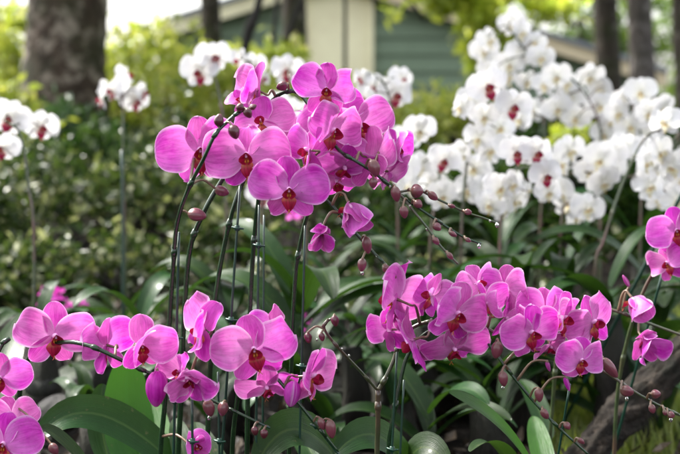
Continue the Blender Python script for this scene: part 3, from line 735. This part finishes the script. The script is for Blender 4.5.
def white_plant(label, pts, flowers, d, lips='red', nl=5, base_px=None, buds=(), wdef=40):
    bp = below(base_px if base_px is not None else pts[0][0], d)
    P = at(*bp); o = empty('white_orchid_plant', (P[0], P[1], float(hgt(P[0], P[1]))), label, 'orchid', 'white orchid plants behind')
    o.location.z = float(hgt(P[0], P[1]))
    path = stem(o, [(bp[0], bp[1], bp[2])] + [(p[0], p[1], p[2] if len(p) > 2 else d) for p in pts], .0040, .0016, 'spike')
    off = np.array(o.location)
    for q_, f in enumerate(flowers):
        if len(f) == 2 and q_ % 8 in (1, 5): continue
        x, y = f[0], f[1]; w = f[2] if len(f) > 2 else wdef + wr.normal() * 2; yaw = f[3] if len(f) > 3 else wr.normal() * 24; pi = f[4] if len(f) > 4 else wr.normal() * 12 - 4
        dd = d + (wr.normal() * .07 if len(f) < 6 else -.14)
        W = w * dd / FPX
        fd, l1, l2 = WV[int(wr.integers(0, NV))]
        fl = bpy.data.objects.new('flower', fd); COL.objects.link(fl); fl.parent = o
        W *= .9; Mx = flower_matrix(at(x, y, dd) - off, W, yaw, pi, wr.normal() * 12); fl.matrix_local = Mx
        red = lips == 'red' or (lips == 'mix' and len(f) > 5)
        lo = bpy.data.objects.new('lip', l1 if red else l2); COL.objects.link(lo); lo.parent = fl; lo.scale = (1.35, 1.35, 1.35) if red else (1.1, 1.1, 1.1)
        Bp = np.array((Matrix.Translation(Vector(off)) @ Mx) @ Vector((0, -.02, -.15))); Q, _ = nearest(path, Bp)
        pm = MB(); tube(pm, smooth_path([Bp + (np.array((Matrix.Translation(Vector(off)) @ Mx).translation) - Bp) * .95, Bp, (Bp + Q) / 2 + np.array([0, 0, .01]), Q], 3), [.0014, .0017], 5)
        pe = pm.build('pedicel', M['spike'], fl); pe.matrix_parent_inverse = (Matrix.Translation(Vector(off)) @ Mx).inverted()
    for b in buds: bud(o, path, b[0], b[1], d, b[2], b[2] * 1.2, 0, mat=M['spike'])
    rosette(o, nl, wr.uniform(-.5, .5), .72)
    return o
white_plant('white orchid with red lips at the far left edge', [(34, 240), (29, 190), (24, 150), (18, 130), (4, 120)], [(10, 118, 46, 8, 0), (41, 126, 40, 30, -4), (3, 147, 40, -10, -6)], 2.0, wdef=42)
white_plant('small white orchid right of the big trunk, one dark red lip showing', [(125, 240), (123, 160), (123, 110), (120, 90)], [(121, 86, 34, -60, 10), (135, 100, 34, 40, -6), (102, 99, 28, -80, 0), (126, 76, 32, 60, 20), (143, 92, 26, 60, 0), (112, 90, 30, -30, 0)], 2.55, wdef=32)
white_plant('white orchid with two round pale flowers right of the small one', [(226, 200), (224, 130), (218, 90), (212, 70), (204, 62)], [(200, 71, 42, -12, -4), (214, 57, 42, 14, 4)], 2.3, wdef=38)
white_plant('white orchid showing half its flowers behind the highest side-on pink flower', [(262, 200), (262, 130), (258, 85), (250, 64), (240, 58)], [(240, 60, 30, -55, 0), (254, 66, 34, 40, -4), (262, 78, 24, 60, 0), (263, 196, 38, 0, 0)], 2.35, wdef=34)
white_plant('white orchid with pink lips just left of the topmost pink flower', [(306, 220), (304, 150), (298, 100), (290, 80)], [(287, 70, 40, 4, 0), (276, 104, 34, -10, 0), (296, 112, 34, 20, 0)], 2.3, wdef=36)
white_plant('white orchid just right of the topmost pink flower, in front of the green wall', [(398, 240), (396, 160), (392, 110), (385, 85), (376, 76)], [(374, 88, 38, -8, 0), (396, 94, 42, 10, 0), (374, 107, 34, -6, 0), (402, 79, 32, 30, 0), (366, 98, 28, -40, 0), (362, 78, 24, -50, 0)], 2.3, wdef=36)
white_plant('white orchid with many flowers low behind the budded pink branches', [(430, 250), (436, 200), (440, 165), (430, 145), (410, 135)], [(404, 140), (424, 146), (444, 160, 38, 5, 0, 1), (420, 166), (404, 166), (446, 142), (432, 184), (442, 196), (410, 186), (394, 152), (396, 172), (420, 130)], 2.15, 'mix', wdef=38)
white_plant('white orchid with a tall dark stem and one heart shaped red lip', [(461, 258), (463, 205), (468, 150), (472, 105), (478, 88)], [(487, 86, 46, 4, 2, 1), (513, 106, 42, 8, 0, 1), (461, 107, 32, -40, 0), (484, 116, 34, 0, -10), (472, 100, 34, -30, 0), (456, 138), (478, 138), (474, 168), (468, 190), (456, 176), (500, 128), (490, 150), (460, 155)], 2.1, 'mix', wdef=38)
white_plant('white orchid whose two red lips sit side by side in the middle right', [(500, 240), (506, 200), (512, 176), (520, 162), (532, 150)], [(517, 152, 38, -6, 0, 1), (537, 152, 40, 6, 0, 1), (546, 175, 38, 4, -4, 1), (549, 192, 34), (506, 146, 32), (500, 188, 40), (515, 200, 40), (490, 204, 38), (486, 188, 36), (512, 184, 36), (527, 190, 28, 70, 0), (503, 210, 30)], 2.0, 'mix', wdef=38)
white_plant('white orchid forming the highest white flower mass against the trees', [(540, 230), (545, 150), (540, 90), (525, 50), (505, 25)], [(512, 24), (500, 30), (521, 33), (535, 42), (489, 40), (504, 46), (520, 54), (541, 57), (510, 64), (530, 68), (496, 62), (484, 50), (526, 82), (541, 96), (506, 78), (532, 110), (520, 118), (550, 74), (545, 85), (490, 72)], 2.5, 'yellow', wdef=33)
white_plant('white orchid with its flowers stepping down to the right below the tan fascia', [(600, 230), (604, 170), (598, 120), (582, 90), (560, 68)], [(556, 76), (572, 66), (590, 76), (602, 88), (570, 98), (585, 106), (557, 108), (600, 106), (612, 120), (590, 126), (576, 118), (566, 84), (604, 134), (622, 130)], 2.45, 'yellow', wdef=34)
white_plant('white orchid with a rounded hanging cluster right of the two red lips', [(560, 250), (566, 190), (575, 150), (592, 145)], [(570, 150), (586, 155), (600, 160), (590, 171), (610, 168), (580, 190), (570, 205), (588, 208), (577, 216), (574, 180), (562, 192), (604, 182), (560, 165), (594, 192), (612, 154)], 2.15, 'yellow', wdef=37)
white_plant('white orchid mass in front of the two right trunks', [(640, 240), (642, 180), (640, 130), (630, 102)], [(622, 100), (636, 106), (648, 112), (641, 92), (630, 126), (613, 142), (626, 146), (645, 136), (651, 150), (657, 122), (664, 108), (618, 112), (638, 150)], 2.35, 'yellow', wdef=35)
white_plant('white orchid on a wide arching stem cut by the right edge', [(595, 272), (604, 240), (622, 185), (642, 142), (660, 130), (680, 132)], [(666, 122), (677, 136), (660, 152), (672, 166), (655, 172), (669, 186), (678, 200), (646, 162), (660, 196), (684, 150), (682, 178), (650, 186), (690, 160)], 2.0, 'yellow', wdef=40)

# ------------------------------------------------------------------ leafy orchid plants without flowers
LP = [
 (140, 318, 1.85, 'leafy orchid with pale wide leaves left of the dark stem bundle', 4, .72), (40, 332, 1.95, 'leafy orchid with dark leaves behind the leftmost round pink flower', 4, .72),
 (235, 315, 1.9, 'leafy orchid with a rounded leaf behind the stems of the top cluster', 5, .9), (300, 320, 1.75, 'leafy orchid with long straight leaves pointing to the upper right', 6, 1.15),
 (350, 330, 1.9, 'leafy orchid low behind the forked stem', 6, 1.0), (420, 310, 2.0, 'leafy orchid with a leaf rising behind the budded pink branches', 6, .9),
 (470, 300, 2.15, 'leafy orchid directly above the left half of the right pink cluster', 6, 1.0), (520, 300, 1.95, 'leafy orchid directly above the middle of the right pink cluster', 6, 1.05),
 (565, 280, 2.2, 'leafy orchid under the hanging white cluster', 6, 1.0), (610, 300, 1.9, 'leafy orchid with shiny curled leaves left of the half closed pink flower', 6, 1.0),
 (660, 310, 2.1, 'leafy orchid at the right edge under the paler pink flowers', 6, 1.1), (400, 385, 1.8, 'leafy orchid in the shade below the left drooping pink flowers', 5, .9),
 (480, 380, 1.75, 'leafy orchid in deep shade below the hanging buds', 4, .8), (300, 385, 1.75, 'leafy orchid in the shade right of the side-on pink flower', 5, .9),
 (640, 250, 2.6, 'leafy orchid far back under the right white mass', 6, 1.1), (500, 255, 2.6, 'leafy orchid far back under the two red lipped white flowers', 6, 1.0),
 (400, 250, 2.6, 'leafy orchid far back under the low white cluster', 6, 1.0), (330, 270, 2.5, 'leafy orchid far back in the centre between two pink clusters', 5, 1.0),
 (640, 370, 1.9, 'leafy orchid tucked behind the log', 5, .9), (430, 420, 1.62, 'leafy orchid at the bottom between the forked stem and the pointed green leaf', 5, .8), (500, 410, 1.9, 'leafy orchid in shade right of the pointed green leaf', 6, .9), (380, 360, 2.1, 'leafy orchid in shade just left of the right pink cluster', 6, 1.0), (210, 400, 1.8, 'leafy orchid in shade left of the leaf arching in the bottom centre', 6, .9), (330, 430, 1.7, 'leafy orchid in shade behind the striped shiny leaf', 5, .8), (90, 400, 1.75, 'leafy orchid in the dark hollow behind the pale bending leaf', 4, .7)]
for px, py, d, lab, n, sc in LP:
    P = at(px, py, d); o = empty('leafy_orchid_plant', (P[0], P[1], max(P[2] - .05, float(hgt(P[0], P[1])))), lab, 'orchid', 'orchid plants without flowers')
    rosette(o, n + 1, wr.uniform(0, 3.1), sc * .64, .0)
    # moss-covered root clump down to the soil
    m = MB(); gz = float(hgt(P[0], P[1])); zz = o.location.z
    tube(m, [(0, 0, gz - zz - .02), (.01, 0, (gz - zz) * .4), (0, 0, .02)], [.030, .024, .016], 10, 0, True, .15)
    m.build('root_clump', M['bark_dark'], o)

# ------------------------------------------------------------------ log, stones, litter
def log(label, pts, r, mat, name='log', cat='log', ridge=.10):
    P = [at(*p) for p in pts]; o_ = np.array(P[0]); m = MB()
    path = smooth_path(P, 24); n, ns = len(path), 44
    tube(m, path, r, ns, 0, False)
    V = m.v[0].reshape(n, ns, 3); ph = np.linspace(0, 2 * np.pi, ns, endpoint=False); L = np.linspace(0, 1, n)[:, None]
    k = ridge * (np.sin(9 * ph + 5 * np.sin(7 * L + ph)) + .7 * np.sin(16 * ph + 9 * np.sin(5 * L)) * np.sin(40 * L + 3 * ph) + .8 * np.sin(2 * ph + 11 * L)) + .04 * rng.normal(size=(n, ns))
    V = path[:, None] + (V - path[:, None]) * (1 + k)[..., None]; m.v[0] = V.reshape(-1, 3)
    lo = m.build(name, M[mat], None, off=o_); lo.location = o_.tolist(); return tag(lo, label, cat)
log('thick weathered dark branch leaning up to the right edge', [(552, 496, 1.62), (598, 444, 1.66), (644, 392, 1.7), (720, 316, 1.75)], [.029, .026, .027, .023], 'log_bark', 'fallen_branch', 'branch')
log('dark mossy log lying in the shade below the right pink cluster', [(330, 395, 2.2), (430, 392, 2.15), (560, 372, 2.3), (620, 360, 2.4)], [.032, .036, .032, .028], 'bark_dark')
def stone(label, px, py, d, w, h, seed):
    r = np.random.default_rng(seed); s = d / FPX; P = at(px, py, d); m = MB()
    ellip(m, (0, 0, 0), (w * s / 2, w * s / 2.4, h * s / 2), None, 12, 18)
    v = m.v[0]; v += .12 * h * s * np.sin(v * 60 / (w * s / .05) + r.uniform(0, 6, 3)) ; m.v = [v]
    o = m.build('stone', M['stone'], None); o.location = P.tolist(); return tag(o, label, 'stone', 'stones in the shade')
stone('grey stone in the hollow left of the pale bending leaf', 62, 415, 1.8, 60, 34, 1)
stone('small brown stone above the grey one, below the leftmost round flower', 40, 385, 1.95, 34, 26, 2)
stone('dark stone between the low left flower stems', 110, 375, 2.1, 50, 40, 3)
stone('flat pale stone behind the rightmost hanging buds', 575, 402, 2.3, 26, 10, 4)
def pts_on_ground(n, x0, x1, y0, y1, z0, z1, seed, dens=None):
    r = np.random.default_rng(seed); y = y0 + (y1 - y0) * r.random(n) ** .9
    x = (x0 + (x1 - x0) * r.random(n)) * (.35 + y * .33)
    return np.stack([x, y, hgt(x, y) + r.uniform(z0, z1, n)], 1), r
P, r = pts_on_ground(5000, -1, 1, 1.2, 4, .004, .03, 3)
tag(leaves_mb(P, r.uniform(.02, .055, len(P)), .35, .5, 3).build('leaf_litter', M['litter'], smooth=False), 'dead brown leaves on the dark soil', None, None, 'stuff')
# ground cover on the bank
P1, r = pts_on_ground(34000, -1.15, 1.15, 2.9, 6.5, .0, 1., 5)
# mounded: height follows a bumpy canopy
def canopy(x, y): return .09 + .07 * np.sin(2.3 * x + 1.1 * y) * np.sin(1.9 * y - .7 * x) + .05 * np.sin(5.5 * x + 2) * np.sin(4.7 * y)
ht = np.maximum(.03, canopy(P1[:, 0], P1[:, 1])) * np.clip((P1[:, 1] - 2.6) / .8, .2, 1)
g = hgt(P1[:, 0], P1[:, 1]); P1[:, 2] = g + ht * r.random(len(P1)) ** .45
mk = np.sin(3.1 * P1[:, 0] + 1.7 * P1[:, 1]) * np.sin(3.7 * P1[:, 1] - 2.2 * P1[:, 0] + 1) + .6 * np.sin(9 * P1[:, 0] - 3 * P1[:, 1]) * np.sin(8 * P1[:, 1] + 2)
P1 = P1[(mk + .5 * r.normal(size=len(mk))) > -.45]
tag(leaves_mb(P1, r.uniform(.018, .050, len(P1)), .9, .55, 5).build('ground_cover', M['bank'], smooth=False), 'low speckled leafy ground cover on the bank', None, None, 'stuff')
# bright grass at the right behind the branch
n = 4000; r = np.random.default_rng(9); y = r.uniform(1.75, 2.9, n); x = r.uniform(.185, .33, n) * y
Pg = np.stack([x, y, hgt(x, y)], 1); 
D = np.stack([r.normal(0, .3, n), r.normal(0, .3, n), np.ones(n)], 1); h_ = r.uniform(.03, .07, n)
V = np.stack([Pg + [-.0025, 0, 0], Pg + [.0025, 0, 0], Pg + D * h_[:, None]], 1).reshape(-1, 3)
mb = MB(); mb.add(V, (np.arange(n)[:, None] * 3 + np.array([[0, 1, 2]])).tolist())
tag(mb.build('grass', M['grass'], smooth=False), 'yellow green grass patch behind the weathered branch', None, None, 'stuff')

# ------------------------------------------------------------------ shrubs on the bank
SH = [
 ('dark leafy shrub at the left edge under the white orchid', 10, 215, 3.6, 130, 130, 900, 26, .045, 'bank'),
 ('olive shrub below the big trunk', 85, 190, 4.2, 150, 130, 1300, 34, .05, 'bank_dark'),
 ('pale speckled shrub behind the small white orchid', 140, 215, 3.8, 120, 140, 1100, 30, .042, 'bank'),
 ('grey green shrub left of the top pink cluster', 190, 200, 4.4, 110, 150, 1200, 30, .05, 'bank'),
 ('low shrub behind the orchid stem bundle', 220, 260, 3.5, 100, 100, 900, 22, .045, 'bank'),
 ('shrub behind the half closed pink flowers', 320, 225, 4.0, 130, 140, 1100, 28, .05, 'bank'),
 ('dark shrub under the low white cluster', 440, 215, 3.6, 160, 100, 1100, 28, .055, 'bank_dark'),
 ('dark shrub behind the hanging white cluster', 560, 190, 3.8, 170, 140, 1400, 34, .06, 'bank_dark'),
 ('dark shrub at the right edge behind the arching white orchid', 655, 200, 3.6, 140, 150, 1300, 30, .055, 'bank_dark'),
 ('low dark shrub left of the pink stems', 120, 280, 3.2, 150, 80, 900, 26, .04, 'bank'),
 ('low mottled shrub at the left edge above the leaves', 20, 280, 3.1, 120, 80, 800, 22, .04, 'bank'),
 ('fern green shrub at the foot of the big trunk', 70, 128, 5.6, 80, 44, 600, 18, .07, 'fern'),
 ('yellow green shrub right of the big trunk', 140, 95, 6.5, 110, 110, 1300, 30, .075, 'yellowgreen'),
 ('bright yellow green shrub behind the two round white flowers', 195, 110, 6.0, 120, 100, 1300, 30, .07, 'yellowgreen'),
 ('yellow green shrub in front of the left house wall', 255, 85, 7.5, 110, 80, 1100, 26, .085, 'yellowgreen'),
 ('tall yellow green shrub left of the house eave', 150, 75, 9.0, 130, 90, 1400, 30, .10, 'yellowgreen'),
 ('yellow green shrub in front of the green house wall', 418, 112, 5.2, 90, 60, 900, 22, .055, 'yellowgreen'),
 ('yellow green shrub behind the tall dark stemmed white orchid', 450, 130, 4.8, 90, 60, 800, 22, .055, 'yellowgreen'),
 ('green shrub at the foot of the cream door panel', 335, 115, 6.0, 110, 60, 900, 22, .07, 'yellowgreen'),
 ('small yellow green shrub behind the two red lipped white flowers', 575, 134, 3.6, 40, 18, 160, 8, .035, 'bright_tree'),
 ('pale green shrub far left beside the big trunk', 0, 70, 9.0, 80, 110, 1000, 24, .10, 'yellowgreen'),
 ('green shrub below the left side of the big trunk', 5, 130, 5.2, 80, 80, 900, 22, .06, 'yellowgreen'),
 ('dark red leaved shrub behind the right white mass', 570, 118, 3.9, 40, 40, 220, 8, .05, 'litter'),
]
for i, (lab, px, py, d, w, h, n, nc, lf, mt) in enumerate(SH):
    shrub('shrub', lab, px, py, d, w, h, n, nc, lf, mt, 100 + i)
# blurred little pink flowers low at the left and centre
for lab, px, py, d in [('small blurred pink flower clump above the leftmost leaf', 58, 292, 2.3), ('second small pink flower clump, lower and right of the first', 72, 309, 2.25), ('tiny pink flower clump behind the stems under the wide crimson lipped flower', 290, 212, 2.8), ('tiny pink flower clump behind the thin leaning stem', 303, 319, 2.3)]:
    shrub('small_pink_flower', lab, px, py, d, 13, 12, 22, 7, .022, 'pinkblur', int(px), 'small pink flowers behind', 'flower', 2, .8)

# ------------------------------------------------------------------ trees
def tree(name, label, trunk_pts, r, mat, crowns, leafmat, n, leaf, seed, limbs=3):
    P = [at(*p) for p in trunk_pts]; base = np.array([P[0][0], P[0][1], float(hgt(P[0][0], P[0][1]))])
    o = empty(name, base, label, 'tree', 'trees behind the orchids'); m = MB()
    pts = [np.array([base[0], base[1], base[2] - .15])] + P; path = smooth_path(pts, 8)
    tube(m, path, r, 20, 0, True, .03)
    rr = np.random.default_rng(seed)
    for c in crowns:
        cc = at(*c[:3]); s = c[2] / FPX
        for k in range(limbs):
            q = cc + rr.normal(size=3) * np.array([c[3], c[3] * .7, c[4]]) * s * .3
            st = path[-1 - int(rr.integers(0, 3))]
            tube(m, smooth_path([st, (st + q) / 2 + rr.normal(size=3) * .1 + [0, 0, .1], q], 6), [np.atleast_1d(r)[-1] * .45, .012], 8)
    for fx, fy in ((-1, -.2),) if max(r) > .25 else ():
        tube(m, smooth_path([base + [fx * .30, fy * .4, -.15], base + [fx * .22, fy * .3, .06], base + [fx * .14, fy * .2, .25], base + [fx * .09, fy * .1, .5]], 6), [.10, .09, .08, .05], 14, 0, True, .04)
    m.build('trunk', M[mat], o, off=base)
    for k, c in enumerate(crowns):
        s = c[2] / FPX; pp = clumps(at(*c[:3]), (c[3] * s / 2, c[3] * s / 2, c[4] * s / 2), n, c[5] if len(c) > 5 else 26, seed + 50 + k, .2, .35)
        leaves_mb(pp, rr.uniform(.6, 1.4, len(pp)) * leaf, 1., .55, seed + k).build('crown', M[leafmat], o, smooth=False, off=base)
    return o
tree('tree', 'big tree with a thick grey lichen spotted trunk at upper left', [(63, 125, 6), (65, 60, 6), (68, 0, 6), (70, -160, 6)], [.27, .25, .215, .205, .19], 'bark', [(70, -260, 6.5, 420, 240, 40), (900, -540, 4.0, 700, 300, 40), (300, -500, 4.2, 1100, 260, 44), (760, -460, 4.6, 700, 240, 34),], 'tree_leaf', 2600, .14, 1)  # last three crowns are added out of view to block overhead sky light
tree('tree', 'dark mossy trunk left of the cream door panel', [(296, 120, 8), (295, 60, 8), (294, 0, 8), (290, -200, 8)], [.11, .095, .088, .085, .08], 'bark_moss', [(290, -260, 8, 340, 200, 30)], 'tree_leaf', 2200, .11, 2)
tree('tree', 'thin dark trunk near the top left of the house', [(214, 120, 9), (212, 50, 9), (210, 0, 9), (205, -160, 9)], [.10, .085, .082, .08, .07], 'bark_moss', [(190, -230, 9, 320, 180, 26)], 'tree_leaf', 1800, .12, 3)
tree('sapling', 'thin bent dark sapling in front of the left house wall', [(238, 100, 5), (243, 60, 5), (248, 34, 5), (253, 20, 5), (258, 6, 5), (268, -40, 5), (290, -150, 5)], [.021, .020, .019, .026, .018, .015, .012], 'bark_dark', [(300, -190, 5, 160, 100, 14), (280, 60, 5, 40, 24, 5)], 'bright_tree', 80, .05, 4, 2)
tree('sapling', 'very thin sapling in front of the cream door panel', [(346, 110, 7), (345, 60, 7), (345, 0, 7), (343, -120, 7)], [.014, .013, .012, .011], 'bark_dark', [(343, -170, 7, 160, 100, 14), (392, 8, 6.8, 70, 24, 6)], 'bright_tree', 26, .07, 5, 2)
tree('tree', 'left one of the two dark trunks at upper right', [(610, 150, 8.5), (609, 80, 8.5), (606, 20, 8.5), (602, -150, 8.5)], [.11, .10, .095, .092, .085], 'bark_moss', [(590, -230, 8.5, 340, 200, 30)], 'tree_leaf', 2000, .11, 6)
tree('tree', 'right one of the two trunks at upper right, greyer than its neighbour', [(645, 150, 8.0), (643, 80, 8), (640, 20, 8), (632, -150, 8)], [.105, .095, .092, .088, .08], 'bark_grey', [(640, -240, 8, 340, 200, 30)], 'tree_leaf', 2000, .11, 7)
tree('tree', 'trunk cut by the right edge of the frame', [(692, 150, 7), (688, 80, 7), (684, 20, 7), (680, -150, 7)], [.09, .08, .078, .075, .07], 'bark_moss', [(690, -230, 7, 260, 200, 24)], 'tree_leaf', 1500, .10, 8)
tree('tree', 'bright yellow green tree hanging over the right side of the house roof', [(505, 150, 10), (500, 80, 10), (490, 20, 10), (480, -60, 10)], [.07, .06, .05, .04], 'bark_moss', [(480, 20, 9.5, 70, 80, 14), (440, -6, 9.5, 80, 30, 10), (520, 5, 10, 90, 60, 12), (495, 50, 9.5, 50, 50, 9)], 'bright_tree', 420, .13, 9, 2)
tree('tree', 'far green tree above the right end of the house roof', [(585, 140, 22), (583, 80, 22), (580, 20, 22)], [.16, .14, .10], 'bark_moss', [(575, 10, 22, 150, 80, 30), (620, 45, 23, 120, 70, 22)], 'tree_leaf', 380, .28, 10, 2)
tree('tree', 'far pale green tree between the two right trunks', [(632, 140, 26), (632, 80, 26), (632, 30, 26)], [.16, .14, .10], 'bark_moss', [(632, 0, 26, 110, 50, 18), (628, 96, 26, 60, 40, 14)], 'tree_leaf', 170, .28, 11, 2)
tree('tree', 'far green tree behind the trunk at the right edge', [(690, 140, 20), (690, 80, 20), (688, 30, 20)], [.16, .14, .10], 'bark_moss', [(680, 0, 20, 90, 60, 18), (668, 112, 20, 50, 36, 12), (690, 70, 20, 30, 120, 14)], 'tree_leaf', 200, .24, 12, 2)
tree('tree', 'far pale tree at the upper left corner', [(-20, 140, 18), (-18, 80, 18), (-14, 30, 18)], [.16, .14, .10], 'bark_moss', [(-8, 40, 18, 70, 90, 16)], 'yellowgreen', 360, .2, 13, 2)

# ------------------------------------------------------------------ house
HD = 16.0
def hp(px, py): return at(px, py, HD)
hb = hp(335, 108); hz = float(hgt(hb[0], hb[1])); s16 = HD / FPX
house = empty('house', (hb[0], hb[1], hz), 'green clapboard house with a cream panel and cream gable edges', 'house')
def X_(px): return hp(px, 100)[0]
def Z_(py): return hp(335, py)[2]
yh = hb[1]; apex = Z_(-22); xc = X_(335); slope = .305
def roofz(x): return apex - abs(x - xc) * slope
m = MB(); bh = .24; z = hz - .1; x0, x1 = X_(178), X_(632)
k = 0
while z < apex:
    zt = min(z + bh, apex)
    half = (apex - (z + zt) / 2) / slope; a0, a1 = max(x0, xc - half), min(x1, xc + half)
    if a1 > a0: # one lap board, thicker at its foot
        v = [(a0, yh - .045, z), (a1, yh - .045, z), (a1, yh - .002, zt), (a0, yh - .002, zt), (a0, yh + .12, z), (a1, yh + .12, z), (a1, yh + .12, zt), (a0, yh + .12, zt)]
        m.add(v, [(0, 1, 2, 3), (1, 5, 6, 2), (5, 4, 7, 6), (4, 0, 3, 7), (3, 2, 6, 7), (0, 4, 5, 1)])
    z = zt
m.build('wall', M['siding'], house, smooth=False, off=house.location)
m = MB(); box(m, (X_(309), yh - .10, hz - .1), (X_(367), yh - .03, Z_(-14))); m.build('cream_panel', M['cream'], house, smooth=False, off=house.location)
m = MB(); box(m, (X_(303), yh - .13, hz - .1), (X_(309) - .003, yh - .035, Z_(-14))); box(m, (X_(367) + .003, yh - .13, hz - .1), (X_(373), yh - .035, Z_(-14))); m.build('corner_trim', M['cream'], house, smooth=False, off=house.location)
for sg in (-1, 1):
    L = (X_(660) - xc) if sg > 0 else (xc - X_(150))
    m = MB(); n = 2
    a = [(xc, apex), (xc + sg * L, apex - L * slope)]
    def band(mb, y0, y1, lo, hi):
        v = []
        for yy in (y0, y1):
            for (x, z) in a: v += [(x, yy, z + lo), (x, yy, z + hi)]
        mb.add(v, [(0, 2, 3, 1), (4, 5, 7, 6), (0, 1, 5, 4), (2, 6, 7, 3), (1, 3, 7, 5), (0, 4, 6, 2)])
    band(m, yh - .30, yh - .25, -.14, .05); m.build('fascia', M['cream'] if sg < 0 else M['tan'], house, smooth=False, off=house.location)
    m = MB(); band(m, yh - .245, yh + 5, -.02, .02); m.build('soffit', M['cream'], house, smooth=False, off=house.location)
    m = MB(); band(m, yh - .36, yh + 5, .055, .12); m.build('roof', M['roofing'], house, smooth=False, off=house.location)

# ------------------------------------------------------------------ light and view
w = bpy.data.worlds.new('World'); S.world = w; w.use_nodes = True; nt = w.node_tree; nt.nodes.clear()
SUN_EL, SUN_AZ = 52., 306.        # azimuth measured from +Y clockwise
o = nt.nodes.new('ShaderNodeOutputWorld'); bg = nt.nodes.new('ShaderNodeBackground'); sk = nt.nodes.new('ShaderNodeTexSky'); hs = nt.nodes.new('ShaderNodeHueSaturation')
sk.sky_type = 'NISHITA'; sk.sun_disc = False; sk.sun_elevation = R(SUN_EL); sk.sun_rotation = R(SUN_AZ); sk.dust_density = 4.; sk.air_density = 1.2
hs.inputs['Saturation'].default_value = .30
nt.links.new(sk.outputs[0], hs.inputs['Color']); nt.links.new(hs.outputs[0], bg.inputs[0]); nt.links.new(bg.outputs[0], o.inputs[0])
bg.inputs[1].default_value = .15
sd = bpy.data.lights.new('sun', 'SUN'); sun = bpy.data.objects.new('sun', sd); COL.objects.link(sun)
sd.energy = 3.0; sd.angle = R(9); sd.color = (1, .96, .90)
dv = Vector((math.sin(R(SUN_AZ)) * math.cos(R(SUN_EL)), math.cos(R(SUN_AZ)) * math.cos(R(SUN_EL)), math.sin(R(SUN_EL))))
sun.rotation_euler = dv.to_track_quat('Z', 'Y').to_euler(); sun.location = (0, 0, 12)
S.view_settings.view_transform = 'Standard'; S.view_settings.look = 'None'; S.view_settings.gamma = 1; S.view_settings.exposure = 1.8
S.view_settings.use_curve_mapping = False
S.render.engine = 'CYCLES'; S.cycles.use_denoising = True
